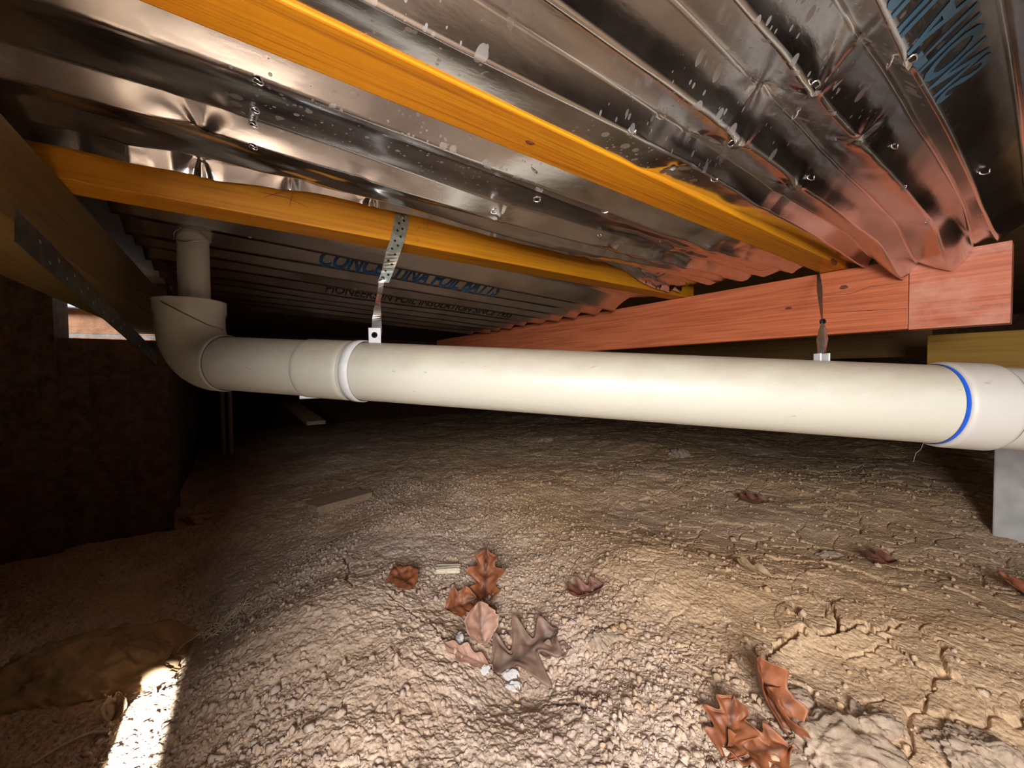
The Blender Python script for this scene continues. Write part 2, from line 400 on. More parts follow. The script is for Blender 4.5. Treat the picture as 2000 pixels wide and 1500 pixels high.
# ------------------------------------------------------------------ soil
LUMPS = [  # x, y, radius, height   (eye-relative plan position)
    (-0.33, 0.70, 0.13, 0.035), (-0.14, 0.62, 0.09, 0.022), (0.02, 0.58, 0.07, -0.030), (-0.06, 0.76, 0.07, -0.016),
    (0.30, 0.86, 0.20, 0.028), (0.62, 0.66, 0.22, 0.030), (0.95, 0.75, 0.25, 0.02), (-0.62, 0.72, 0.12, -0.050),
    (-0.75, 1.05, 0.25, -0.045), (0.20, 0.47, 0.10, 0.020), (1.5, 1.3, 0.4, 0.045), (0.9, 1.6, 0.5, 0.03),
    (-0.35, 1.15, 0.12, 0.018), (0.45, 1.15, 0.14, -0.018), (-0.22, 0.44, 0.12, 0.02), (0.43, 0.56, 0.06, -0.012),
    (2.2, 1.9, 0.6, 0.05), (0.3, 2.6, 0.5, 0.02),
]
CRACK_PX = [
    [(1462, 1265), (1480, 1292), (1497, 1300), (1515, 1318), (1530, 1330)],
    [(1495, 1298), (1505, 1285), (1520, 1266), (1545, 1258), (1565, 1245), (1570, 1252)],
    [(1500, 1314), (1518, 1332), (1545, 1345), (1585, 1350)],
    [(1550, 1195), (1560, 1222), (1580, 1245), (1592, 1252)],
    [(1605, 1257), (1625, 1252), (1650, 1250), (1680, 1236)],
    [(1575, 1160), (1590, 1180), (1618, 1200), (1636, 1225), (1638, 1248)],
    [(1585, 1350), (1590, 1385), (1600, 1400)],
    [(1440, 1135), (1475, 1145), (1510, 1146), (1550, 1142)],
    [(760, 1175), (800, 1200), (850, 1230), (880, 1262)],
    [(330, 1185), (380, 1150), (420, 1130)], [(330, 1240), (370, 1200), (385, 1180)],
    [(1730, 1262), (1760, 1290), (1790, 1320), (1830, 1335)],
    [(1690, 1236), (1710, 1255), (1740, 1262)], [(1060, 1330), (1110, 1352), (1160, 1380)],
    [(1840, 1400), (1880, 1430), (1920, 1470)],
    [(670, 1080), (682, 1110), (676, 1150), (690, 1170)],
]
CRACKS = []
for poly in CRACK_PX:
    q = np.array([on_z(x, y, -0.45)[:2] for x, y in poly]); CRACKS.append(q)

def seg_dist(x, y, a, b):
    d = b - a; L = d @ d + 1e-12
    t = np.clip(((x - a[0]) * d[0] + (y - a[1]) * d[1]) / L, 0, 1)
    return np.hypot(x - a[0] - t * d[0], y - a[1] - t * d[1]), t

def soil_z(x, y, detail=True):
    x = np.asarray(x, float); y = np.asarray(y, float)
    z = np.full(x.shape, -0.46)
    for lx, ly, r, h in LUMPS: z = z + h * np.exp(-((x - lx) ** 2 + (y - ly) ** 2) / (r * r))
    z = z + 0.014 * fbm(x * 3.1, y * 3.1, 3, 11)
    # the soil is banked higher away to the right and at the far side
    z = z + 0.05 * sstep(1.5, 2.6, y) * sstep(-0.5, 1.0, x)
    uu = x * U[0] + y * U[1]; vv = x * V[0] + y * V[1]
    z = z - 0.035 * (1 - sstep(-0.18, 0.02, uu)) * sstep(0.45, 0.8, vv)
    if not detail: return z
    wx = x + 0.03 * fbm(x * 9, y * 9, 3, 5); wy = y + 0.03 * fbm(x * 9 + 7, y * 9, 3, 6)
    right = sstep(0.12, 0.42, x + 0.25 * (y - 0.7) + 0.12 * fbm(x * 4, y * 4, 2, 31))      # firm cracked clay to the right
    left = 1 - sstep(-0.2, 0.0, uu)
    crumb = np.clip(1 - right, 0, 1)
    # clay plates and cracks between them
    f1, f2, cid = worley(wx * 13, wy * 13, 3)
    plate = sstep(0.0, 0.075, f2 - f1)
    lvl = vnoise(x * 5, y * 5, 41)
    z = z - (0.010 * (1 - plate) * sstep(-0.6, 0.3, lvl) - 0.006 * (cid - 0.5)) * (0.12 + 0.88 * right)
    g1, g2, gid = worley(wx * 38, wy * 38, 8)
    gm = sstep(-0.5, 0.6, vnoise(x * 7, y * 7, 43))
    z = z - 0.0028 * (1 - sstep(0, 0.13, g2 - g1)) * gm * (0.35 + 0.65 * right) + 0.0014 * (gid - 0.5)
    # crumbs: rounded grains of several sizes
    for sc, am, sd in ((22, 0.0045, 21), (60, 0.0016, 22), (130, 0.0012, 23)):
        a1, a2, aid = worley(x * sc + 0.35 * vnoise(x * sc * .7, y * sc * .7, sd), y * sc, sd)
        keep = (aid > (0.45 if sc == 26 else 0.25))
        ball = np.sqrt(np.clip(1 - (a1 / 0.62) ** 2, 0, 1)) * (0.4 + 0.6 * aid) * keep
        zone = 0.05 + 0.95 * crumb * sstep(-0.45, 0.35, vnoise(x * 5 + sc, y * 5, 51) + 0.25)
        far = sstep(0.9, 1.5, y)
        z = z + am * ball * np.maximum(zone, 0.6 * far) * (1 - 0.3 * left)
    # layered ridges on the firm clay
    z = z + 0.0011 * fbm(x * 30, y * 48, 4, 61) * (0.3 + 0.7 * right)
    z = z + 0.0026 * (1 - np.abs(fbm(x * 10, y * 10, 3, 63))) * (0.3 + 0.7 * right)
    for sc, am, sd in ((48, 0.0026, 81), (95, 0.0024, 82), (190, 0.0015, 83)):
        q1, q2, qid = worley(x * sc + .3 * vnoise(x * sc, y * sc, sd), y * sc, sd, 1.0)
        z = z + am * (qid - .55) * sstep(0.0, 0.22, q2 - q1) * (0.12 + 0.88 * crumb)
    # open drying cracks
    for q in CRACKS:
        for k in range(len(q) - 1):
            a, b = q[k], q[k + 1]
            m = (x > min(a[0], b[0]) - .03) & (x < max(a[0], b[0]) + .03) & (y > min(a[1], b[1]) - .03) & (y < max(a[1], b[1]) + .03)
            if not m.any(): continue
            d, t = seg_dist(x[m] + 0.003 * vnoise(x[m] * 150, y[m] * 150, 71), y[m] + 0.003 * vnoise(x[m] * 150, y[m] * 150, 72), a, b)
            w = 0.0032 + 0.0015 * vnoise(x[m] * 40, y[m] * 40, 73)
            z[m] = z[m] - 0.030 * (1 - sstep(w * 0.5, w * 1.3, d)) + 0.002 * np.exp(-(d / 0.02) ** 2) 
    return z

NA, NR = 1650, 1300
az = np.linspace(math.radians(-66), math.radians(66), NA)
rr = 0.30 * (5.2 / 0.30) ** (np.linspace(0, 1, NR) ** 1.0)
GX = np.sin(az)[:, None] * rr[None, :]; GY = np.cos(az)[:, None] * rr[None, :]
GZ = soil_z(GX.ravel(), GY.ravel())
gx, gy = GX.ravel(), GY.ravel()
tone = np.clip(0.12 + 0.75 * sstep(-0.05, 0.55, gx + 0.55 * (gy - 0.62)) + 0.25 * fbm(gx * 2.5, gy * 2.5, 3, 91), 0, 1)
tone = np.where(gy > 0.95, np.maximum(tone, 0.55 * sstep(.95, 1.2, gy)), tone)
uu_ = gx * U[0] + gy * U[1]
tone = np.maximum(tone, 0.85 * (1 - sstep(-0.16, 0.0, uu_)))
floor = link_mesh('floor', np.stack([gx, gy, GZ + CZ], 1), grid_faces(NA, NR)[:, ::-1].copy(), M_SOIL, loc=(0, 0, 0), smooth=True, attrs={'tone': tone}, site=False)
tag(floor, 'dry cracked tan clay soil covering the crawl space floor', kind='structure')
# coarse soil behind the viewpoint, closing the rest of the floor
bx, by = np.meshgrid(np.linspace(-4, 5, 120), np.linspace(-3.5, 5.5, 120), indexing='ij')
bz = soil_z(bx.ravel(), by.ravel(), False) - 0.045
sub = link_mesh('floor_subsoil', np.stack([bx.ravel(), by.ravel(), bz + CZ], 1), grid_faces(120, 120), M_SOIL, loc=(0, 0, 0), smooth=True, attrs={'tone': np.full(bx.size, .6)}, site=False)
tag(sub, 'firm soil under the loose top layer', kind='structure')

def ground(px, py):
    """point where the sight line through a photo position meets the soil"""
    d = ray(px, py); t = np.linspace(0.25, 6, 6000); q = d[None, :] * t[:, None]
    z = soil_z(q[:, 0], q[:, 1]); k = np.argmax(q[:, 2] < z)
    if k == 0: k = -1
    return W(np.array([q[k, 0], q[k, 1], z[k]]))
def gz(x, y): return float(soil_z(np.array([x]), np.array([y]))[0]) + CZ

# ------------------------------------------------------------------ shell
def struct(name, parts, mat, label=None, site=True):
    v, f = join(parts); o = link_mesh(name, v, f, mat, site=site); tag(o, label, kind='structure'); return o
WB = [(uvbox(a, b, c, d, e, g), BOXF) for a, b, c, d, e, g in [
    (-0.85, -0.138, 0.10, 0.30, -0.60, 0.34),          # unseen hatch jamb, added and shaped to keep daylight off the left side
    (-0.95, -0.85, 0.10, 1.60, -0.60, 0.34),
    (-0.95, -0.402, 1.60, 1.72, -0.60, 0.34),         # tall pier
    (-0.402, -0.172, 1.63, 1.829, -0.60, 0.112)]]      # lower ledge under the bearer
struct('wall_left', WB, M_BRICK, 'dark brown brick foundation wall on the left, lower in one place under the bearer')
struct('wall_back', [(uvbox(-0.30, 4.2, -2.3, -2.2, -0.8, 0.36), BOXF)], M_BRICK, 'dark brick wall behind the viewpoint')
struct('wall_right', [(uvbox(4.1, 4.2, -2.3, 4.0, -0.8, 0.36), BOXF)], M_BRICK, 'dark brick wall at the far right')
# far wall with a ventilation slot
FA, FB = 0.462, 0.58
zt, zb = -0.168, -0.215
struct('wall_far', [(uvbox(-0.30, FA, 3.9, 4.0, -0.8, 0.36), BOXF), (uvbox(FB + .12, 4.2, 3.9, 4.0, -0.8, 0.36), BOXF),
                    (uvbox(FA, FB + .12, 3.9, 4.0, zt, 0.36), BOXF), (uvbox(FA, FB + .12, 3.9, 4.0, -0.8, zb), BOXF),
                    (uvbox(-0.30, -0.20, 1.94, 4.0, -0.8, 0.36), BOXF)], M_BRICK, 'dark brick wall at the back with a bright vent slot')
struct('ceiling', [(uvbox(-0.30, 4.2, -2.3, 4.0, 0.345, 0.37), BOXF), (uvbox(-0.95, -0.30, 0.10, 1.66, 0.345, 0.37), BOXF)], M_BOARD, 'rough timber floorboards above the joists')
# house wall outside, seen through the gap
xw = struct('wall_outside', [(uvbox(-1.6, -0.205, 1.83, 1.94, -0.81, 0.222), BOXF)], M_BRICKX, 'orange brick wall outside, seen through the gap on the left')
bw = link_mesh('weatherboard', *join([(uvbox(-1.6, -0.27, 1.815, 1.835, 0.224, 0.42), BOXF), (uvbox(-1.6, -0.27, 1.805, 1.82, 0.30, 0.305), BOXF)]), M_BOARDW)
tag(bw, 'pale blue weatherboard above the orange bricks outside', 'board')

# ------------------------------------------------------------------ timbers
JW = 0.0525; JD = 0.095; HZ = 0.24
def timber(name, label, cat, u0, u1, v0, v1, z0, z1, mat, bevel=0.0015, group=None):
    vs, f = uvbox(u0, u1, v0, v1, z0, z1), BOXF
    o = link_mesh(name, vs, f, mat, bevel=bevel); tag(o, label, cat, group); return o
def joist(label, u0, u1, v0, v1, mat):
    t = thing('floor_joist', label, 'joist', P(u0, v0, HZ))
    link_mesh('board', uvbox(u0, u1, v0, v1, HZ, HZ + JD), BOXF, mat, t, bevel=0.0018)
    return t
J1 = joist('bright orange stained joist running corner to corner above the pipe', -0.50, 1.245, 0.2925, 0.345, M_J1)
J2 = joist('amber joist over the left of the pipe with a steel strap nailed on', -0.22, 1.245, 0.700, 0.755, M_J2)
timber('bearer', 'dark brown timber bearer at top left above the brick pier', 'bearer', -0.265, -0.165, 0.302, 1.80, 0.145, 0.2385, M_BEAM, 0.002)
RB = thing('bearer', 'long red stained bearer crossing behind the pipe', 'bearer', P(1.192, 0.187, 0.086))
link_mesh('board', uvbox(1.192, 1.235, 0.1875, 2.6, 0.086, 0.2385), BOXF, M_RED, RB, bevel=0.0012)
timber('bearer', 'short scuffed red bearer piece butted on the right end of the long red one', 'bearer', 1.190, 1.240, 0.050, 0.1865, 0.084, 0.2385, M_RED2, 0.0015)
timber('beam', 'yellow brown beam at the right edge, behind the red bearer end', 'beam', 1.60, 1.67, -0.055, 0.212, -0.06, 0.094, M_YEL, 0.002)
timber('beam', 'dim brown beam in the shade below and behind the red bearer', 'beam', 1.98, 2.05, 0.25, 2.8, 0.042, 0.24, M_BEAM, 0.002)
# knots on joist and bearer
def disc(name, c, n, r1, r2, mat, parent, rotdir):
    n = np.asarray(n, float); a = np.asarray(rotdir, float); b = np.cross(n, a)
    ts = np.linspace(0, 2 * math.pi, 14, endpoint=False)
    rim = [np.asarray(c) + a * r1 * math.cos(t) * (1 + .15 * math.sin(3 * t)) + b * r2 * math.sin(t) for t in ts]
    vs = rim + [np.asarray(c) + n * 0.0007]
    f = [(k, (k + 1) % 14, 14) for k in range(14)]
    return link_mesh(name, np.array(vs), f, mat, parent)
M_KNOT = simple('wood_knot', (0.10, 0.025, 0.012), 0.6, nscale=200, col2=(0.2, 0.05, 0.02))
disc('knot', on_u(1648, 561, 1.1918), -U, 0.008, 0.005, M_KNOT, RB, V)
disc('knot', on_u(1540, 602, 1.1918), -U, 0.008, 0.0035, M_KNOT, RB, V)
disc('knot', on_v(1629, 512, 0.2922), -V, 0.022, 0.007, M_KNOT, J1, U)
disc('knot', on_z(1035, 279, 0.2398), (0, 0, -1), 0.006, 0.003, M_KNOT, J1, U)
def scratch(px, plane, val, w, mat, parent, name='mark'):
    pts = [plane(x, y, val) for x, y in px]; nrm = {on_u: -U, on_v: -V, on_z: np.array([0, 0, -1.])}[plane]
    pts = np.array(pts) + nrm * 0.0005; t = np.gradient(pts, axis=0); t /= np.linalg.norm(t, axis=1)[:, None]
    vs = []
    for k in range(len(pts)):
        s = np.cross(t[k], nrm) * w / 2 * (0.4 if k in (0, len(pts) - 1) else 1); vs += [pts[k] - s, pts[k] + s]
    return link_mesh(name, np.array(vs), [(2 * k, 2 * k + 1, 2 * k + 3, 2 * k + 2) for k in range(len(pts) - 1)], mat, parent)
# splits in the red bearer
M_SPLIT = simple('dark_split', (0.10, 0.025, 0.015), 0.8)
scratch([(1610, 612), (1660, 608), (1710, 606), (1774, 602)], on_u, 1.1918, 0.0012, M_SPLIT, RB, 'split')
scratch([(1608, 578), (1660, 574), (1700, 560), (1774, 551)], on_u, 1.1918, 0.0010, M_SPLIT, RB, 'split')
# pencil marks on the amber joist
for q in [[(505, 375), (530, 380), (560, 386), (600, 404)], [(515, 386), (540, 378), (556, 374)], [(572, 377), (568, 392), (566, 404)],
          [(560, 378), (580, 392)], [(828, 428), (829, 446)], [(836, 430), (834, 440), (838, 452)], [(826, 449), (840, 451)],
          [(815, 436), (820, 443), (813, 450)], [(812, 462), (818, 470), (812, 474)], [(974, 486), (975, 494)], [(1094, 519), (1095, 526)]]:
    scratch(q, on_v, 0.6998, 0.0011, M_PENCIL, J2, 'pencil_mark')

# ------------------------------------------------------------------ foil batts
rng = np.random.default_rng(7)
def foil_batt(label, folds, u0, u1, nu, seed, zoff=None, wob=0.003, dents=(), crumple=None, endfun=None, splash=None, per=11, lip=None, hem=None):
    folds = np.array(folds, float); nf = len(folds)
    us = np.linspace(u0, u1, nu)
    s = np.concatenate([np.linspace(k, k + 1, per, endpoint=False) for k in range(nf - 1)] + [[nf - 1.0]])
    def surf(u, sv):
        """u, sv arrays -> u', v, z"""
        u = np.asarray(u, float); sv = np.asarray(sv, float)
        k = np.clip(np.floor(sv).astype(int), 0, nf - 2); f = sv - k
        def fold(i):
            edge = ((i == 0) | (i == nf - 1)) * 1.0
            w = wob * (1 - 0.7 * edge)
            v = folds[i, 0] + w * 1.3 * (vnoise(u * 3.1 + i * 7.7, u * 0 + i, seed) + 0.15 * vnoise(u * 9 + i * 3.1, u * 0 + i, seed + 1))
            z = folds[i, 1] + w * (vnoise(u * 2.6 + i * 5.1, u * 0 + i + 9, seed + 2) + 0.10 * vnoise(u * 11 + i, u * 0 + i, seed + 3))
            if lip is not None: z = z + (i == 0) * lip(u)
            return v, z
        v0, z0 = fold(k); v1, z1 = fold(k + 1)
        v = v0 + (v1 - v0) * f; z = z0 + (z1 - z0) * f
        bul = np.sin(math.pi * f) * 0.0018 * vnoise(u * 3 + k * 3.3, u * 0 + k, seed + 4)
        ln = np.hypot(v1 - v0, z1 - z0) + 1e-9
        v = v - bul * (z1 - z0) / ln; z = z + bul * (v1 - v0) / ln
        if zoff is not None: z = z + zoff(u)
        z = z + 0.0005 * fbm(u * 6, v * 16, 2, seed + 6)
        cr = 0.0 if crumple is None else crumple(u, v)
        acc = 0.0
        for q, (an, fr, wt) in enumerate(((0.35, 7, 1.0), (1.15, 9, .8), (-0.6, 13, .55), (1.9, 19, .3))):
            x_ = (u * math.cos(an) + v * 1.4 * math.sin(an)) * fr + 0.8 * vnoise(u * 5 + q, v * 8, seed + 20 + q)
            acc = acc + wt * np.abs(2 * (x_ - np.floor(x_ + 0.5))) * sstep(-.6, .3, vnoise(u * 6 + 3 * q, v * 9, seed + 30 + q))
        z = z - cr * (acc - 0.9)
        if hem is not None: v = v - (cr * 1.2 * (acc - 0.6) + .002) * sstep(hem - .012, hem, v)
        for du, dv, am, R, ph in dents:
            r = np.hypot(u - du, v - dv); th = np.arctan2(v - dv, u - du)
            if hem is not None: v = v + 0.7 * am * np.exp(-r / R) * np.abs(np.cos(2.5 * th + ph)) * sstep(hem - .012, hem, v)
            z = z + am * np.exp(-r / R) * (0.35 + 0.65 * np.abs(np.cos(2.5 * th + ph)) - 0.3 * np.cos(th - ph))
        uo = u
        if endfun is not None: uo, v, z = endfun(u, v, z)
        return uo, v, z
    UU, SS = np.meshgrid(us, s, indexing='ij')
    a, b, c = surf(UU.ravel(), SS.ravel())
    vs = np.array([0, 0, CZ]) + a[:, None] * U + b[:, None] * V + c[:, None] * np.array([0, 0, 1.0])
    t = thing('foil_batt', label, 'insulation', P(u0, folds[0, 0], folds[0, 1]))
    sp = np.zeros(len(a)) if splash is None else splash(a, b)
    link_mesh('foil_sheet', vs, grid_faces(nu, len(s)), M_FOIL, t, smooth=True, attrs={'splash': sp})
    return t, surf

def staple(surf, parent, u, sv, k=0, name='staple'):
    a, b, c = surf(np.array([u, u + .004]), np.array([sv, sv]))
    p = np.array(P(a[0], b[0], c[0])); q = np.array(P(a[1], b[1], c[1]))
    d = q - p; d /= np.linalg.norm(d)
    ang = rng.uniform(-1, 1); d = d * math.cos(ang) + np.array([0, 0, -1]) * .1 + V * math.sin(ang)
    path = [p + np.array([0, 0, .003]), p + np.array([0, 0, -.002]), p + d * .004 + np.array([0, 0, -.0032]), p + d * .009 + np.array([0, 0, -.002]), p + d * .0095 + np.array([0, 0, .003])]
    v, f = tube(path, 0.0008, 6)
    link_mesh(name, v, f, M_SILVER, parent, smooth=True)

def tear(surf, parent, u, sv, r=0.004):
    """punched hole with a raised bright rim"""
    a, b, c = surf(np.array([u]), np.array([sv])); p = np.array(P(a[0], b[0], c[0] - 0.0012))
    ts = np.linspace(0, 2 * math.pi, 12, endpoint=False); ring = []
    for t in ts: ring.append(p + U * r * math.cos(t) * (1 + .3 * math.sin(2 * t)) + V * r * .8 * math.sin(t) + np.array([0, 0, .0008 * math.cos(3 * t)]))
    ring.append(ring[0]); vt, ft = tube(ring, 0.0007, 5, False)
    o = link_mesh('punched_hole', vt, ft, M_SILVER, parent, smooth=True)
    link_mesh('hole', np.array(ring[:-1]) + np.array([0, 0, 0.0003]), [tuple(range(12))], M_HOLE, o)

def lettering(txt, surf, parent, u0, ulen, s0, s1, mat, shear=0.0, flip=False, lift=0.0010, step=0.005, name='printed_lettering', bold=0.0, label=None):
    cu = bpy.data.curves.new('txt', 'FONT'); cu.body = txt; cu.size = 1.0; cu.shear = shear; cu.offset = bold; cu.resolution_u = 3
    to = bpy.data.objects.new('txt', cu); COL.objects.link(to)
    dg = bpy.context.evaluated_depsgraph_get(); dg.update()
    me = bpy.data.meshes.new_from_object(to.evaluated_get(dg))
    bpy.data.objects.remove(to, do_unlink=True)
    bm = bmesh.new(); bm.from_mesh(me); bpy.data.meshes.remove(me)
    xs = [v.co.x for v in bm.verts]; ys = [v.co.y for v in bm.verts]; x0, x1, y0, y1 = min(xs), max(xs), min(ys), max(ys)
    for v in bm.verts:
        v.co.x = (v.co.x - x0) / (x1 - x0); v.co.y = (v.co.y - y0) / (y1 - y0); v.co.z = 0
    n = int(abs(ulen) / step)
    for k in range(1, n):
        bmesh.ops.bisect_plane(bm, geom=bm.verts[:] + bm.edges[:] + bm.faces[:], plane_co=(k / n, 0, 0), plane_no=(1, 0, 0))
    m = 14
    for k in range(1, m):
        bmesh.ops.bisect_plane(bm, geom=bm.verts[:] + bm.edges[:] + bm.faces[:], plane_co=(0, k / m, 0), plane_no=(0, 1, 0))
    bmesh.ops.triangulate(bm, faces=bm.faces[:])
    co = np.array([v.co[:] for v in bm.verts]); fs = np.array([[v.index for v in f.verts] for f in bm.faces]); bm.free()
    a, b, c = surf(u0 + co[:, 0] * ulen, s0 + (s1 - s0) * co[:, 1])
    vs = np.array([0, 0, CZ]) + a[:, None] * U + b[:, None] * V + (c - lift)[:, None] * np.array([0, 0, 1.0])
    return link_mesh(name, vs, fs, mat, parent, smooth=True, label=label)

# --- bay nearest the viewer (upper right of the photo)
def droop(u, v, z):
    t = sstep(0.98, 1.185, u)
    c = sstep(0.07, 0.11, v) * (1 - sstep(0.19, 0.27, v))
    return u, v, z - t * (0.004 + 0.044 * c)
def dz_list(lst, z=0.25):
    out = []
    for (x, y, am, R, ph) in lst:
        q = on_z(x, y, z) - np.array([0, 0, CZ]); out.append((q @ U, q @ V, am, R, ph))
    return out
C_folds = [(.2925, .2425), (.2575, .241), (.240, .264), (.1965, .240), (.172, .272), (.127, .243), (.096, .275), (.069, .242), (.030, .275), (-.005, .243), (-.035, .272), (-.066, .255)]
def splashC(u, v):
    return np.clip(sstep(.04, .1, v) * (1 - sstep(.42, .60, u + 0.4 * (v - .2))) * sstep(-.02, .12, u), 0, 1) * 0.62 * (vnoise(u * 9, v * 9, 4) > -0.25)
BC, sC = foil_batt('shiny pleated foil batt filling the upper right, its end drooping onto the red bearer',
    C_folds, -0.50, 1.188, 620, 101, lip=lambda u: 0.016 * sstep(.35, 1.0, u),
    dents=dz_list([(1430, 268, -.010, .018, .4), (1590, 160, -.009, .022, 1.2), (1540, 348, -.008, .014, 2.0), (1680, 270, .006, .014, .5), (1765, 112, -.006, .012, .9), (1315, 326, .006, .012, .2), (1362, 270, -.004, .010, 1.4), (1490, 210, .006, .02, 2.4)]),
    crumple=lambda u, v: 0.0003 + 0.0022 * sstep(.30, .42, u) * (1 - sstep(.55, .75, u)) * sstep(.08, .14, v), endfun=droop, splash=splashC)
for u, sv in [(.42, 3.0), (.475, 4.3), (.435, 6.7), (.60, 3.3), (.62, 5.4), (.74, 5.1), (.78, 7.2), (.93, 5.0), (.98, 6.9), (.33, 1.1), (.36, 1.9), (.50, .9)]:
    staple(sC, BC, u, sv)
for x, y in [(1777, 112), (1430, 268), (1590, 160)]:
    q = on_z(x, y, .243) - np.array([0, 0, CZ])
    ss = np.linspace(0, 11, 400); a, b, c = sC(np.full(400, q @ U), ss); kk = int(np.argmin(np.hypot(b - q @ V, (c - .243) * .3)))
    tear(sC, BC, q @ U, ss[kk], 0.005)
lettering('INSULATIONS', sC, BC, 0.325, 0.215, 7.80, 7.05, M_INK2, bold=0.02, label='large faded blue printed lettering')
lettering('ATTIN', sC, BC, 0.285, 0.12, 8.2, 7.75, M_INK2, bold=0.012, name='printed_lettering')

# --- middle bay
def crB(u, v):
    return 0.0004 + 0.0032 * sstep(.45, .9, u) + 0.0020 * sstep(.60, .66, v) + 0.003 * np.exp(-((u - .02) / .15) ** 2) * sstep(.5, .6, v)
def endB(u, v, z):
    t = sstep(1.00, 1.175, u)
    x_ = v / .036 + u * .6; z = z - 0.006 * sstep(.45, .8, u) * (np.abs(2 * (x_ - np.floor(x_ + .5))) - .5) + (0.020 * sstep(-.08, .22, u) - 0.048 * sstep(.78, 1.06, u)) * sstep(.63, .685, v)
    return u - t * (0.02 + 0.025 * np.abs(vnoise(v * 26, v * 0, 17))) , v + t * 0.01 * vnoise(v * 20, u * 0, 6), z - t * (0.006 + 0.008 * vnoise(v * 34, u * 3, 19))
B_folds = [(.345, .264), (.393, .240), (.420, .252), (.477, .257), (.505, .240), (.530, .256), (.565, .262), (.600, .257), (.690, .299), (.6965, .271)]
BB, sB = foil_batt('crumpled foil batt between the two orange joists, stapled to the amber one',
    B_folds, -0.50, 1.175, 620, 202, zoff=lambda u: 0.004 * np.cos(u * 5), wob=0.004,
    dents=[(.075, .68, -.007, .018, .5), (.20, .68, -.010, .020, 1.3), (-.03, .68, -.007, .022, 2.2), (.45, .68, -.006, .02, .8), (.13, .52, .008, .015, .4), (-.02, .51, .008, .02, .2), (.34, .50, -.006, .012, .4), (.98, .66, -.014, .02, .2), (.75, .68, -.008, .012, 2.2), (.60, .52, .01, .02, 1.)],
    crumple=crB, endfun=endB, hem=.69, splash=lambda u, v: (sstep(.34, .36, v) * (1 - sstep(.44, .5, v)) * sstep(-.02, .05, u) * (1 - sstep(.2, .35, u))))
for u, sv in [(.42, 7.6), (.49, 5.2), (.54, 3.3), (.62, 4.6), (.70, 8.2), (.50, 8.7), (.66, 2.3), (.80, 5.9), (.86, 3.8), (.36, 2.4), (.30, .6), (.45, 1.2), (.32, 3.6), (.92, 1.6), (.88, 7.4)]:
    staple(sB, BB, u, sv)
for sv in (.08, 1.0, 2.6, 3.2, 4.0, 7.9): tear(sB, BB, 0.022, sv, 0.0035)

# --- far bay, with the printed batts
zoA = lambda u: 0.030 - 0.045 * np.clip(u, -.3, 1.3)
A_folds = [(.7555, .268), (.860, .277), (.935, .240), (.955, .284), (1.045, .240), (1.07, .282), (1.14, .240), (1.165, .284), (1.25, .240), (1.272, .284), (1.37, .240), (1.395, .282), (1.47, .240), (1.50, .282), (1.58, .240), (1.61, .282), (1.70, .242), (1.73, .28), (1.82, .242), (1.85, .28), (1.95, .245)]
BA, sA = foil_batt('dim pleated foil batt with blue printed lettering, beyond the amber joist',
    A_folds, -0.165, 1.15, 420, 303, zoff=zoA, wob=0.003, crumple=lambda u, v: 0.0004 + 0 * u, per=9,
    endfun=lambda u, v, z: (u - 0.04 * sstep(1.0, 1.15, u) * np.abs(vnoise(v * 9, v * 0, 3)), v, z))
tear(sA, BA, 0.03, 1.9, 0.003)
for u, sv in [(.75, 3.3), (.30, 7.9), (.95, 5.0)]: staple(sA, BA, u, sv)
lettering('CONCERTINA FOIL BATTS', sA, BA, 0.17, 0.515, 3.98, 3.30, M_INK, shear=0.25, bold=0.03, label='blue printed lettering')
lettering('PIONEERS IN FOIL INSULATION SINCE 1935', sA, BA, 0.24, 0.72, 9.86, 9.45, M_INK3, bold=0.015, label='small dark printed lettering')

# ------------------------------------------------------------------ drain pipe
PA = W([-0.52917612, 0.77196043, 0.02197069]); PB = W([0.56401646, 0.53282584, -0.04825162])
PD = PB - PA; PD /= np.linalg.norm(PD)
def pp(px):      # point of the pipe axis seen at photo column px
    # solve (p.rt)/(p.fw) = (px-1000)/F
    a = PA - W([0, 0, 0]); k = (px - 1000) / FPX
    t = -(a @ rt - k * (a @ fw)) / (PD @ rt - k * (PD @ fw)); return PA + PD * t
R0 = 0.0535
DR = thing('drain_pipe', 'cream plastic drain pipe with elbow slung across the crawl space under the joists', 'pipe', tuple(pp(450)), site=False)
def dusty(vs, axis_pts=None):
    return None
def pipe_part(name, path, rad, mat, parent=DR, seg=72, caps=False, label=None):
    path = np.asarray(path, float); vs, f = tube(path, rad, seg, caps)
    c = np.repeat(path, seg, axis=0); n = vs - c; n /= np.linalg.norm(n, axis=1)[:, None] + 1e-9
    d = np.clip(n[:, 2], -1, 1); dust = np.clip(0.5 * d, 0, 1) * 1.0
    return link_mesh(name, vs, f, mat, parent, smooth=True, attrs={'dust': dust}, label=label)
def seg_path(p, q, n=24): return np.array([p + (q - p) * t for t in np.linspace(0, 1, n)])
# main run
a0 = pp(440); a1 = pp(1905)
pipe_part('pipe_run', seg_path(pp(430), pp(1900), 60), R0, M_PVC)
# far end past the socket, leaving the frame
pipe_part('pipe_run', seg_path(pp(1880), PA + PD * 1.75, 40), 0.0540, M_PVC2)
# socket on the right
sp0, sp1 = pp(1824), pp(1925)
n = 20; L = np.linspace(0, 1, n); rads = np.full(n, 0.0582); rads[0] = 0.0545; rads[1] = 0.0574; rads[-1] = 0.0545; rads[-2] = 0.0576; L[1] = .012; L[-2] = .955
pipe_part('socket', np.array([sp0 + (sp1 - sp0) * t for t in L]), rads, M_PVC2, label='white socket')
pipe_part('primer_ring', seg_path(sp0 - PD * 0.0045, sp0 + PD * 0.001, 3), 0.0546, M_BLUE, label='blue primer ring')
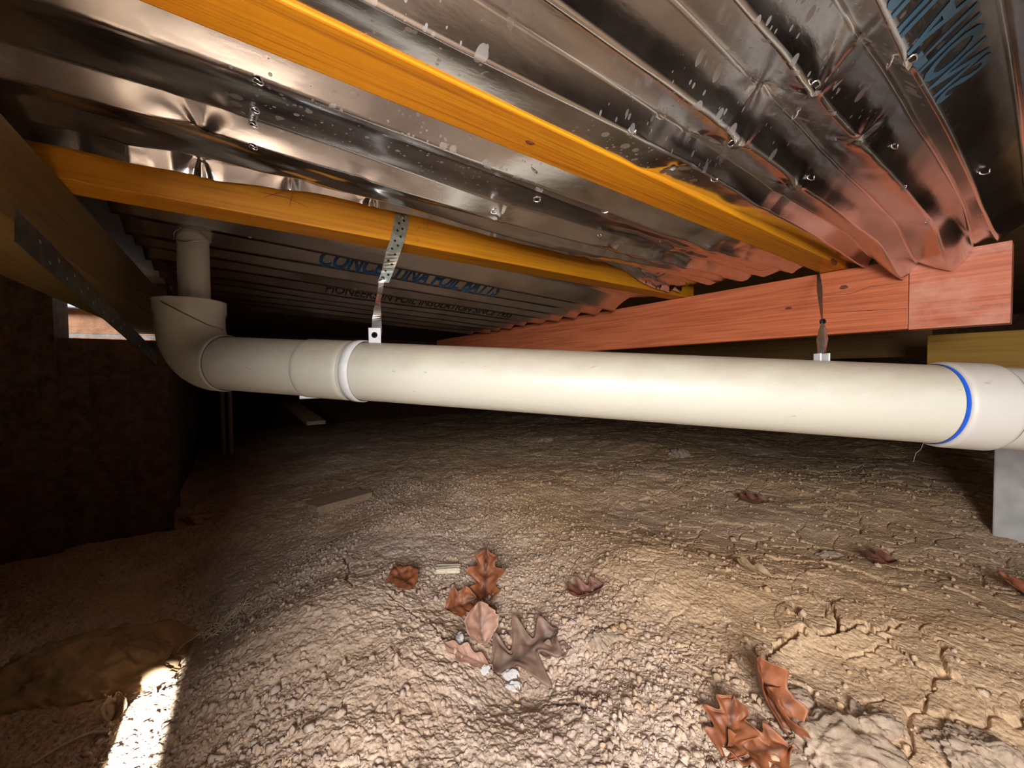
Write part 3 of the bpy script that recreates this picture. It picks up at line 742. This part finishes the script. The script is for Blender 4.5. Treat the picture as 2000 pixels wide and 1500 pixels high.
# coupling near the clip
c0, c1 = pp(606), pp(690); L = np.linspace(0, 1, n); rads = np.full(n, 0.0555); rads[0] = R0; rads[-1] = R0; L[1] = .03; L[-2] = .97
pipe_part('coupling', np.array([c0 + (c1 - c0) * t for t in L]), rads, M_PVC)
# elbow: horizontal leg, bend, vertical collar
EA = pp(376)                    # corner where both axes meet
zup = np.array([0, 0, 1.0]); rb = 0.072
e_end = pp(446)
t0 = EA + PD * rb; path = list(seg_path(e_end, t0, 6)[:-1])
for th in np.linspace(0, math.pi / 2, 22):
    c = EA + PD * rb + zup * rb
    path.append(c - zup * rb * math.cos(th) - PD * rb * math.sin(th))
ztop = float(W([0, 0, 0.152])[2])
top = EA.copy(); top[2] = ztop
k0 = len(path); path += list(seg_path(path[-1], top, 10)[1:])
rads = np.full(len(path), 0.0572)
rads[0] = 0.0545
rads[k0 + 4:] = 0.0600; rads[k0 + 3] = 0.0578
elb = pipe_part('elbow', path, rads, M_PVC)
# rolled rim and inner wall of the collar
rim = [top + np.array([math.cos(a), math.sin(a), 0]) * 0.0590 for a in np.linspace(0, 2 * math.pi, 49)]
vt, ft = tube(rim, 0.0016, 8, False); link_mesh('rim', vt, ft, M_PVC, elb, smooth=True)
# reducer plate inside the collar, and the narrow riser
v1, f1 = tube([top - zup * .006, top - zup * .003], 0.0585, 48); link_mesh('reducer', v1, f1, M_PVC, DR, smooth=False)
riser = pipe_part('riser', seg_path(top - zup * 0.01 + np.array([.006, .004, 0]), np.array([top[0] + .006, top[1] + .004, CZ + 0.288]), 12), 0.0265, M_PVC, seg=48)
# dark joint lines
for px_, r_ in ((446, 0.0552), (1925, 0.0552)):
    q = pp(px_); pipe_part('joint_line', seg_path(q - PD * 0.0012, q + PD * 0.0008, 2), r_, M_SEAM)
# torn foil collar round the riser
rt_ = []; cx = np.array([top[0] + .006, top[1] + .004, CZ + 0.272])
for k, a in enumerate(np.linspace(0, 2 * math.pi, 33)):
    rt_.append(cx + np.array([math.cos(a), math.sin(a), 0]) * (0.029 + 0.0025 * math.sin(5 * a)) + zup * (0.005 * math.sin(2 * a + 1)))
vt, ft = tube(rt_, 0.0011, 6, False); link_mesh('torn_foil_rim', vt, ft, M_SILVER, BA, smooth=True)
# drip thread under the blue ring
q = pp(1806) - np.array([0, 0, 0.055]); 
wv, wf = tube([q + np.array([.0, 0, .002]), q + np.array([-.004, 0, -.008]), q + np.array([-.010, .001, -.014]), q + np.array([-.013, .001, -.026])], 0.0004, 5)
o = link_mesh('thread', wv, wf, M_SEAM, site=False, smooth=True); tag(o, 'short dark thread hanging below the blue ring of the pipe', 'thread')

# ------------------------------------------------------------------ straps and clips
def clip_band(parent, c, r, w, mat):
    vs, f = tube([c - PD * w / 2, c - PD * (w / 2 - .0006), c + PD * (w / 2 - .0006), c + PD * w / 2], [r - .001, r + .0008, r + .0008, r - .001], 72, False)
    return link_mesh('clip_band', vs, f, mat, parent, smooth=True, label='white clip band')
H1 = thing('hanger_strap', 'perforated steel strap twisted down from the amber joist to the white pipe clip', 'strap', tuple(on_v(745, 555, .69)), site=True)
def px_strip(pts, thick, hint):
    c = [p for p, w in pts]; w = [w for p, w in pts]; return strip(c, w, thick, hint)
# flat on the joist face
sA_ = [on_v(786, 420, .6985), on_v(783, 440, .6985), on_v(776, 470, .6985)]
cl = pp(735); cl_top = cl + np.array([0, 0, R0 + 0.028])
q1 = at_d(757, 530, .722); q2 = at_d(744, 566, .722); q3 = at_d(739, 590, .722); q4 = at_d(737, 612, .722); q5 = at_d(736, 640, .722); q6 = at_d(736, 655, .722)
j = on_v(768, 492, .6975)
wU = U * 0.026
Ct = rt * 0.024
pts = [(sA_[0], wU), (sA_[1], wU), (sA_[2], wU), (j, wU * .98), (q1, rt * .022), (at_d(749, 552, .722), rt * .021)]
cs = np.array([p for p, w in pts]); ws = np.array([w for p, w in pts])
def dens(cs, ws, n):
    t = np.linspace(0, len(cs) - 1, n); k = np.clip(np.floor(t).astype(int), 0, len(cs) - 2); f = (t - k)[:, None]
    return cs[k] * (1 - f) + cs[k + 1] * f, ws[k] * (1 - f) + ws[k + 1] * f
c_, w_ = dens(cs, ws, 30); sv_, sf_ = strip(c_, w_, 0.0011, -V)
st = link_mesh('strap', sv_, sf_, M_GALV, H1)
M_HOLEJ = M_HOLE
for k, t in enumerate(np.linspace(1.5, 27.5, 15)):
    i = int(t); n_ = np.cross(c_[i + 1] - c_[i], w_[i]); n_ /= np.linalg.norm(n_)
    if n_ @ fw > 0: n_ = -n_
    wd = w_[i] / np.linalg.norm(w_[i]); sd = 0.004 * (1 if k % 2 else -1) * (1 if k > 0 else 0)
    disc('strap_hole', c_[i] + n_ * 0.0007 + wd * sd, n_, 0.0023, 0.0023, M_HOLE, H1, wd)
# twisted lower length
tw = [(at_d(746, 545, .720), rt * .010), (at_d(741, 575, .720), (rt * .4 + fw * .9) * .012), (at_d(738, 592, .720), fw * .014 + rt * .004), (at_d(737, 605, .719), rt * .010 + fw * .010), (at_d(736, 625, .718), rt * .017), (at_d(736, 645, .717), rt * .019), (at_d(735, 656, .716), rt * .019)]
c2, w2 = dens(np.array([p for p, w in tw]), np.array([w for p, w in tw]), 30)
v2, f2_ = strip(c2, w2, 0.0011, -fw); link_mesh('strap', v2, f2_, M_SILVER, H1, smooth=False, label='bright twisted strap')
rv = at_d(748, 543, .718); vs, f = tube([rv + fw * .003, rv - fw * .001, rv - fw * .0025], [.0036, .0036, .002], 14); link_mesh('rivet', vs, f, M_SILVER, H1, smooth=True)
nl = on_v(787, 423, .695); vs, f = tube([nl + V * .004, nl - V * .001, nl - V * .002], [.0035, .0035, .0018], 12); link_mesh('nail_head', vs, f, M_SILVER, H1, smooth=True)
# clip tab with bolt hole
tabc = cl + np.array([0, 0, R0 + 0.0135])
tv, tf = strip([tabc + np.array([0, 0, -.016]), tabc + np.array([0, 0, 0.013])], [rt * .022, rt * .022], 0.003, -fw); tv = tv - fw * 0.004
link_mesh('clip_tab', tv, tf, M_CLIP, H1, bevel=0.0008, label='white clip tab')
bt_ = tabc - fw * 0.0060 + np.array([0, 0, .0]); vs, f = tube([bt_ + fw * .002, bt_, bt_ - fw * .0006], [.0055, .0055, .004], 20); link_mesh('bolt', vs, f, M_DKSTEEL, H1, smooth=True)
clip_band(H1, pp(706), 0.0562, 0.018, M_CLIP)
# second hanger
H2 = thing('hanger_strap', 'thin edge-on steel strap with a bulging shiny twist, hanging before the red bearer', 'strap', tuple(pp(1605)), site=True)
cl2 = pp(1604); zc = R0
Dp = [(on_v(1598, 533, .352), 1.0)]
A0 = on_v(1598, 530, .35); Bm = at_d(1606, 628, .66); Bt = at_d(1607, 640, .645); Bb = at_d(1606, 662, .615); Bc = at_d(1605, 684, .590); Bd = at_d(1605, 704, .575)
tw = [(A0, fw * .02 + rt * .010), ((A0 * .55 + Bm * .45), fw * .02 + rt * .004), (Bm, fw * .012 + rt * .009), (Bt, rt * .014 + fw * .004), (Bb, rt * .0185), (Bc, rt * .013), (Bd, rt * .0125)]
c2, w2 = dens(np.array([p for p, w in tw]), np.array([w for p, w in tw]), 40)
v2, f2_ = strip(c2[:21], w2[:21], 0.0012, -fw); link_mesh('strap', v2, f2_, M_GALV, H2, smooth=False)
v2, f2_ = strip(c2[19:], w2[19:], 0.0012, -fw); link_mesh('strap', v2, f2_, M_SILVER, H2, smooth=True, label='bright bulging twist of the strap')
rv = Bm - fw * .003; vs, f = tube([rv + fw * .004, rv, rv - fw * .002], [.0045, .0045, .002], 12); link_mesh('rivet', vs, f, M_DKSTEEL, H2, smooth=True)
for s in (-1, 1):
    b0 = cl2 + rt * (s * .006) + np.array([0, 0, R0 + .004])
    v2, f2_ = strip([b0 + np.array([0, 0, -.008]), b0 + np.array([0, 0, .006])], [fw * .012, fw * .012], 0.0022, rt); link_mesh('clip_tab', v2, f2_, M_CLIP, H2)
# perforated brace on the left pier
H3 = thing('brace_strap', 'dark perforated brace strap slanting across the gap beside the brick pier', 'strap', tuple(on_u(60, 455, -.155)), site=True)
b0 = on_u(30, 440, -.152); b1 = on_u(305, 700, -.150); bb = np.array([b0 + (b1 - b0) * t for t in np.linspace(0, 1, 30)]) 
wdir = np.cross(b1 - b0, U); wdir /= np.linalg.norm(wdir)
v3, f3 = strip(bb, [wdir * .030] * 30, 0.0012, U); link_mesh('strap', v3, f3, M_DKSTEEL, H3)
for k in range(2, 28):
    c = bb[k] + wdir * (0.006 * (1 if k % 2 else -1)); disc('strap_hole', c + U * .0008, U, .0030, .0020, M_GALV, H3, (b1 - b0) / np.linalg.norm(b1 - b0))
# thin wire over the elbow
wp = [at_d(250, 560, .86), at_d(300, 578, .742), at_d(320, 592, .735), at_d(360, 612, .728), at_d(405, 634, .735), at_d(436, 644, .745)]
wp = np.array(wp); tt = np.linspace(0, 5, 40); kk = np.clip(np.floor(tt).astype(int), 0, 4); ff = (tt - kk)[:, None]; wp = wp[kk] * (1 - ff) + wp[kk + 1] * ff
vs, f = tube(wp, 0.0011, 8); o = link_mesh('wire', vs, f, M_WIRE, site=False, smooth=True); tag(o, 'thin dark wire slung diagonally across the pipe elbow', 'wire')

# ------------------------------------------------------------------ stumps, offcuts
def stump(label, u0, u1, v0, v1, z1, mat, group=None):
    o = link_mesh('stump', uvbox(u0, u1, v0, v1, -.60, z1), BOXF, mat, bevel=0.004); tag(o, label, 'post', group); return o
stump('pale grey concrete stump under the yellow brown beam at the right edge', 1.60, 1.70, -0.04, 0.088, -0.0605, M_CONC)
g = at_d(1332, 850, 2.9) - np.array([0, 0, CZ]); stump('dim grey post standing in the dark behind the middle of the pipe', g @ U, g @ U + .10, g @ V - .03, g @ V + .05, 0.0, M_CONC)
g = at_d(449, 790, 2.3) - np.array([0, 0, CZ])
for dx, lb in ((0, 'thin grey pipe standing in the dark below the elbow seam, the right of two'), (-.05, 'thin grey pipe standing in the dark below the elbow seam, the left of two')):
    b = at_d(449 + dx * 300, 790, 2.3); vs, f = tube([[b[0], b[1], -.1], [b[0], b[1], CZ + .02]], 0.011, 16); o = link_mesh('standpipe', vs, f, M_CONC, site=False, smooth=True); tag(o, lb, 'pipe')

def rough_box(c, sx, sy, sz, rot, seed, amt=0.12, n=8):
    """irregular block: subdivided cube pushed about by noise"""
    bm = bmesh.new(); bmesh.ops.create_cube(bm, size=1.0); bmesh.ops.subdivide_edges(bm, edges=bm.edges[:], cuts=n, use_grid_fill=True)
    co = np.array([v.co[:] for v in bm.verts]); fs = [tuple(v.index for v in f.verts) for f in bm.faces]; bm.free()
    d = amt * np.stack([fbm(co[:, 1] * 3 + 5, co[:, 2] * 3 + co[:, 0], 3, seed + i) for i in range(3)], 1)
    co = co + d
    co *= np.array([sx, sy, sz]); c_r, s_r = math.cos(rot), math.sin(rot)
    co = np.stack([co[:, 0] * c_r - co[:, 1] * s_r, co[:, 0] * s_r + co[:, 1] * c_r, co[:, 2]], 1)
    return co + np.asarray(c), fs
def lump(c, r, sq, seed, sub=4, amt=0.35, rot=0.0, fr=1.4):
    bm = bmesh.new(); bmesh.ops.create_icosphere(bm, subdivisions=sub, radius=1.0)
    co = np.array([v.co[:] for v in bm.verts]); fs = np.array([[v.index for v in f.verts] for f in bm.faces]); bm.free()
    d = fbm(co[:, 0] * fr + co[:, 2] * 1.1 + seed, co[:, 1] * fr - co[:, 2] * .9, 5, seed, 0.6)
    d = d + 0.16 * fbm(co[:, 0] * 9 + co[:, 2] * 5 + seed, co[:, 1] * 9 - co[:, 2] * 6, 4, seed + 9, .6)
    fl = vnoise(co[:, 0] * 2.2 + seed, co[:, 2] * 2.2 + co[:, 1], seed + 3)
    co = co * (1 + amt * d * .5 + .12 * fl)[:, None] * np.array([r * sq[0], r * sq[1], r * sq[2]])
    c_r, s_r = math.cos(rot), math.sin(rot)
    co = np.stack([co[:, 0] * c_r - co[:, 1] * s_r, co[:, 0] * s_r + co[:, 1] * c_r, co[:, 2]], 1)
    return co + np.asarray(c), fs

# plank offcut far behind the pipe
a = at_d(570, 790, 2.55); b = at_d(618, 826, 2.05); 
ax = (b - a) / np.linalg.norm(b - a); side = np.cross(ax, [0, 0, 1.0]); side /= np.linalg.norm(side); nn = np.cross(side, ax)
vs = []
for p in (a, b):
    for s, h in ((-1, -1), (1, -1), (1, 1), (-1, 1)): vs.append(p + side * s * .045 + nn * h * .010)
o = link_mesh('plank', np.array(vs), [(0, 3, 2, 1), (4, 5, 6, 7), (0, 1, 5, 4), (1, 2, 6, 5), (2, 3, 7, 6), (3, 0, 4, 7)], M_PLANK, bevel=.002); tag(o, 'pale plank offcut leaning in the dark beyond the pipe', 'plank')
g = ground(662, 985); v, f = rough_box(g + np.array([0, 0, .012]), .20, .10, .030, .9, 5, .03); o = link_mesh('timber_offcut', v, f, M_PLANK, site=False); tag(o, 'flat dusty timber offcut lying in the shade under the pipe', 'offcut')
g = ground(875, 1116); v, f = rough_box(g + np.array([0, 0, .006]), .052, .024, .011, .10, 9, .10); o = link_mesh('wood_chip', v, f, M_CHIP, site=False); tag(o, 'pale rectangular wood chip lying between the rust leaves', 'chip')
for (x, y, r, sq, lb, sd) in [(896, 1252, .013, (.8, 1.35, .7), 'bluish white pebble left of the pink curled leaf', 3), (922, 1154, .011, (1.1, .8, .8), 'white pebble touching the upright rust oak leaf', 4),
                              (998, 1320, .014, (1.2, .8, .7), 'pale stone under the grey brown oak leaf', 6), (1000, 1345, .012, (1.4, .7, .7), 'pale stone just below the grey brown oak leaf', 7), (948, 1310, .010, (.9, 1, .9), 'small pale stone left of the grey brown oak leaf', 8)]:
    g = ground(x, y); v, f = lump(g + np.array([0, 0, r * .15]), r * .75, sq, sd, 4, .7); o = link_mesh('pebble', v, f, M_PEBB, site=False, smooth=True); tag(o, lb, 'pebble')
M_CLOD = simple('clay_clod', (0.36, 0.27, 0.20), 0.95, nscale=60, col2=(0.50, 0.40, 0.31), bmp=0.8, bd=.004, spec=.1, detail=8)
M_ROCK = simple('brown_clay_rock', (0.32, 0.21, 0.115), 0.95, nscale=22, col2=(0.48, 0.34, 0.20), bmp=0.8, bd=.006, spec=.1, detail=8)
CLODS = [(85, 1335, .120, (1.25, .8, .50), 'large brown clay boulder at the lower left edge in the shade', M_ROCK, .55),
         (375, 1010, .10, (1.3, .8, .45), 'dark rounded rock at the foot of the brick pier', M_ROCK, .2),
         (1610, 1470, .055, (1.5, 1.0, .45), 'broad pale clod right of the curled leaf pile, at the bottom edge', M_CLOD, .3),
         (1690, 1425, .038, (1.3, .8, .5), 'pale clod just above the broad clod at the bottom edge', M_CLOD, .6),
         (1920, 1480, .040, (1.2, .9, .5), 'pale clod in the bottom right corner', M_CLOD, -.3),
         (1545, 1368, .026, (1.0, .8, .5), 'square pale clod below the open crack', M_CLOD, .2),
         (1175, 1250, .022, (1, .9, .6), 'round clod right of the grey brown oak leaf', M_CLOD, .2),
         (530, 1150, .016, (1, .9, .6), 'small round clod above the root tuft', M_CLOD, .2),
         (430, 1165, .018, (1, .9, .6), 'knobbly clod left of the small round clod', M_CLOD, .9),
         (1620, 1085, .022, (1.3, .8, .5), 'angular clod above the tan leaf in the crack', M_CLOD, .1),
         (1330, 890, .05, (1, .9, .8), 'clod standing up on the skyline of the soil behind the pipe', M_CLOD, .1),
         (1065, 860, .045, (1.2, .9, .6), 'flat clod on the skyline left of the standing one', M_CLOD, .4),
         (1962, 1020, .035, (1.4, .8, .6), 'brown clod at the foot of the grey concrete stump', M_ROCK, .4)]
for i, (x, y, r, sq, lb, mt, ro) in enumerate(CLODS):
    g = ground(x, y); v, f = lump(g + np.array([0, 0, -r * sq[2] * .30]), r, sq, 40 + i * 3, 6 if r > .03 else 5, .5, ro, 2.2); o = link_mesh('clod', v, f, mt, site=False, smooth=True); tag(o, lb, 'clod')

# loose crumbs of soil: nobody could count them
rg = np.random.default_rng(3)
icos = bmesh.new(); bmesh.ops.create_icosphere(icos, subdivisions=1, radius=1.0)
ico = np.array([v.co[:] for v in icos.verts]); icf = np.array([[v.index for v in f.verts] for f in icos.faces]); icos.free()
NG = 42000
t = rg.uniform(0, 1, NG * 3); x = rg.uniform(-0.75, 1.5, NG * 3); y = 0.36 + 1.3 * t ** 1.5
dens_ = 0.10 + 0.90 * (1 - sstep(0.1, 0.4, x + 0.25 * (y - .7))) * sstep(-.3, .3, vnoise(x * 6, y * 6, 5) + .1)
keep = ~((x * U[0] + y * U[1] < -0.17) & (x * V[0] + y * V[1] > 1.55)) & (rg.uniform(0, 1, NG * 3) < dens_) & (np.abs(x) < y * 1.35 + .02)
x = x[keep][:NG]; y = y[keep][:NG]; ng = len(x)
rad = 0.0008 + 0.0050 * rg.uniform(0, 1, ng) ** 7
z = soil_z(x, y) + CZ
var = [ico * (1 + 0.28 * rg.standard_normal((len(ico), 1))) for _ in range(12)]
blk = np.array([var[k] for k in rg.integers(0, 12, ng)]) * rad[:, None, None] * rg.uniform(.55, 1.45, (ng, 1, 3))
blk += np.stack([x, y, z + rad * .15], 1)[:, None, :]
fc = (icf[None] + (np.arange(ng) * len(ico))[:, None, None]).reshape(-1, 3)
tn = np.repeat(np.clip(0.15 + 0.6 * sstep(-.05, .5, x + .55 * (y - .62)) + rg.normal(0, .25, ng), 0, 1), len(ico))
o = link_mesh('soil_crumbs', blk.reshape(-1, 3), fc, M_SOIL, loc=(0, 0, 0), site=False, smooth=False, attrs={'tone': tn}); tag(o, 'loose crumbs and grit of dry soil scattered over the floor', 'gravel', kind='stuff')

# ------------------------------------------------------------------ leaves
def leaf(px, py, length, width, rot, mat, label, lobes=4, curl=0.3, bend=0.3, tilt=(0, 0), lobe_depth=0.5, seed=1, stem=0.25, twist=0.0, lift=0.004, group=None, face=0.42):
    nu, nv = 56, 21
    t = np.linspace(0, 1, nu); s = np.linspace(-1, 1, nv); T, Sx = np.meshgrid(t, s, indexing='ij')
    env = np.sin(math.pi * np.clip(T, 0.0, 1) ** 0.8) ** 0.75
    ph = T * lobes * 2 * math.pi + (Sx > 0) * 0.6
    w = env * (1 - lobe_depth * (0.5 + 0.5 * np.cos(ph))) + 0.02
    w = w * (1 + 0.08 * vnoise(T * 14, (Sx > 0) * 5.0, seed))
    X = Sx * w * width / 2; Y = T * length + np.abs(Sx) * w * length * 0.10
    Z = curl * width * 0.5 * (np.abs(Sx) ** 1.7) * w + bend * length * ((T - .45) ** 2) + 0.06 * width * vnoise(T * 7, Sx * 2.5, seed + 1) - 0.02 * width * (1 - np.abs(Sx)) 
    if twist:
        a = twist * (T - .5); X, Z = X * np.cos(a) - Z * np.sin(a), X * np.sin(a) + Z * np.cos(a)
    vein = np.maximum(np.exp(-(Sx * w * 10) ** 2), 0.7 * np.exp(-((np.abs(np.sin(ph / 2 - np.abs(Sx) * 1.2)) - 1) * 26) ** 2) * (1 - np.abs(Sx) * .6))
    co = np.stack([X.ravel(), Y.ravel() - length * .5, Z.ravel()], 1)
    def place(c):
        ax_, ay_ = tilt
        c = c @ np.array(Matrix.Rotation(ax_, 3, 'X')).T @ np.array(Matrix.Rotation(ay_, 3, 'Y')).T @ np.array(Matrix.Rotation(rot, 3, 'Z')).T @ np.array(Matrix.Rotation(face, 3, 'X')).T
        return c
    g = ground(px, py); gsm = np.array([g[0], g[1], CZ + float(soil_z(np.array([g[0]]), np.array([g[1]]))[0])])
    co = place(co)
    # let the leaf rest on the soil: lowest clearance just touches
    gzv = soil_z(co[:, 0] + g[0], co[:, 1] + g[1]) + CZ
    off = np.percentile(gzv - (co[:, 2]), 92) + lift * .3
    base = np.array([g[0], g[1], off])
    tg = thing('leaf', label, 'leaf', (g[0], g[1], g[2]), group, site=False)
    b = link_mesh('blade', co + base, grid_faces(nu, nv), mat, tg, smooth=True, attrs={'vein': vein})
    md = b.modifiers.new('thickness', 'SOLIDIFY'); md.thickness = 0.0005
    if stem:
        sp = np.array([[0, -length * .5 + .002, 0.0], [0.002, -length * (.5 + stem * .5), .002], [-.003, -length * (.5 + stem), .001]])
        sp[:, 2] += bend * length * .2 + .0005
        v, f = tube(place(sp) + base, 0.0009, 6); link_mesh('stem', v, f, mat, tg, smooth=True)
    return tg
pi = math.pi
leaf(788, 1137, .085, .066, 0.75, M_LEAF1, 'rust brown leaf lying flat, leftmost of the leaf group', 1, .12, .25, (-.15, .1), .25, 11, .25)
leaf(948, 1148, .115, .085, 0.05, M_LEAF1, 'upright rust oak leaf right of the wood chip', 3, .35, .25, (.35, .1), .5, 12, .1)
leaf(900, 1190, .068, .066, -1.1, M_LEAF1, 'orange brown leaf curled against the upright oak leaf', 2, .5, .4, (-.2, .2), .3, 13, .3)
leaf(955, 1205, .035, .03, .3, M_LEAF1, 'small rust leaf scrap below the upright oak leaf', 1, .4, .3, (0, .1), .2, 14, 0)
leaf(1142, 1165, .085, .055, 1.9, M_LEAF4, 'dark red curled leaf right of the leaf group', 3, .9, .9, (.1, .3), .55, 15, .15)
leaf(938, 1245, .066, .060, .35, M_LEAF2, 'pink ribbed leaf standing on edge in the hollow', 1, .5, .5, (.7, .2), .12, 16, 0.1)
leaf(910, 1285, .080, .030, 1.2, M_LEAF2, 'pinkish folded leaf below the pink ribbed leaf', 3, .6, .5, (.2, -.2), .4, 17, .1)
leaf(1025, 1290, .135, .125, -1.05, M_LEAF3, 'large grey brown oak leaf with deep lobes', 3, .12, .25, (-.05, .1), .80, 18, .2)
leaf(1082, 1278, .060, .035, -1.5, M_LEAF3, 'narrow grey brown lobed leaf right of the large oak leaf', 2, .3, .3, (0, .05), .7, 19, 0)
leaf(1498, 1398, .090, .055, .35, M_LEAF1, 'tall curled rust leaf in the pile at the bottom', 2, 1.1, .6, (.6, .1), .35, 20, .05)
leaf(1530, 1425, .070, .045, .9, M_LEAF1, 'folded shiny rust leaf at the right of the bottom pile', 2, 1.0, .5, (.5, .4), .4, 21, .05)
leaf(1425, 1440, .070, .060, -.6, M_LEAF1, 'flat rust leaf at the left of the bottom pile', 3, .3, .3, (.1, -.2), .5, 22, .1)
leaf(1480, 1470, .075, .060, 1.6, M_LEAF1, 'rust leaf lying lowest in the bottom pile', 3, .3, .3, (0, 0), .5, 23, .1)
leaf(1470, 1128, .080, .042, 1.3, M_LEAF5, 'tan leaf half buried along the crack', 2, .7, .4, (.3, .2), .4, 24, .1)
leaf(1718, 1100, .080, .05, 1.7, M_LEAF4, 'dark red leaf half buried in the clay at the right', 2, .8, .5, (.2, .2), .4, 25, .1)
leaf(228, 1400, .040, .032, .2, M_LEAF5, 'beige leaf scrap standing beside the bright sun patch', 1, .4, .3, (.9, .2), .2, 26, .05)
leaf(1470, 985, .10, .06, 1.5, M_LEAF4, 'dark leaf on the soil just below the middle of the pipe', 3, .7, .5, (.1, .2), .5, 27, .2)
leaf(1990, 1165, .07, .05, .5, M_LEAF1, 'rust leaf cut off by the right edge', 1, .4, .3, (.2, .2), .3, 28, .05)

# root tuft and roots
rg2 = np.random.default_rng(12)
g = ground(425, 1235); tf = thing('root_tuft', 'tuft of pale dry grass roots on the soil at the left', 'roots', tuple(g), site=False)
for k in range(34):
    a = rg2.uniform(-.5, .7) + (pi if k % 3 == 0 else 0) + .9; ln = rg2.uniform(.03, .06); st_ = g + np.array([rg2.normal(0, .012), rg2.normal(0, .016), .003])
    c_ = rg2.uniform(-1.4, 1.4); pth = []
    for q in np.linspace(0, 1, 8):
        th = a + c_ * q; st2 = st_ + np.array([math.cos(th), math.sin(th), 0]) * ln * q
        pth.append([st2[0], st2[1], max(gz(st2[0], st2[1]) + .001, st_[2]) + .012 * math.sin(pi * q) * rg2.uniform(.3, 1)])
    pth = [[a_, b_, c__ + .004] for a_, b_, c__ in pth]; v, f = tube(pth, .0011, 5); link_mesh('rootlet', v, f, M_ROOT, tf, smooth=True)
def root(px, r, label, h=.004):
    pts = [ground(x, y) + np.array([0, 0, h]) for x, y in px]; pts = np.array(pts)
    t = np.linspace(0, len(pts) - 1, 30); k = np.clip(np.floor(t).astype(int), 0, len(pts) - 2); f = (t - k)[:, None]; q = pts[k] * (1 - f) + pts[k + 1] * f
    for _ in range(3): q[1:-1] = (q[:-2] + q[1:-1] * 2 + q[2:]) / 4
    v, f = tube(q, np.linspace(r, r * .5, 30), 8); o = link_mesh('root', v, f, M_ROOT, site=False, smooth=True); tag(o, label, 'root')
root([(215, 1438), (180, 1437), (150, 1448), (110, 1468), (65, 1498)], .0022, 'curved pale root crossing the lower left corner')
root([(755, 1177), (778, 1182), (795, 1195), (830, 1190)], .0010, 'thin pale twig below the leftmost rust leaf')
root([(1010, 1150), (1040, 1130), (1070, 1128)], .0006, 'hair thin pale straw right of the upright oak leaf', .002)
root([(470, 1215), (500, 1235), (505, 1250)], .0008, 'short straw right of the root tuft', .003)
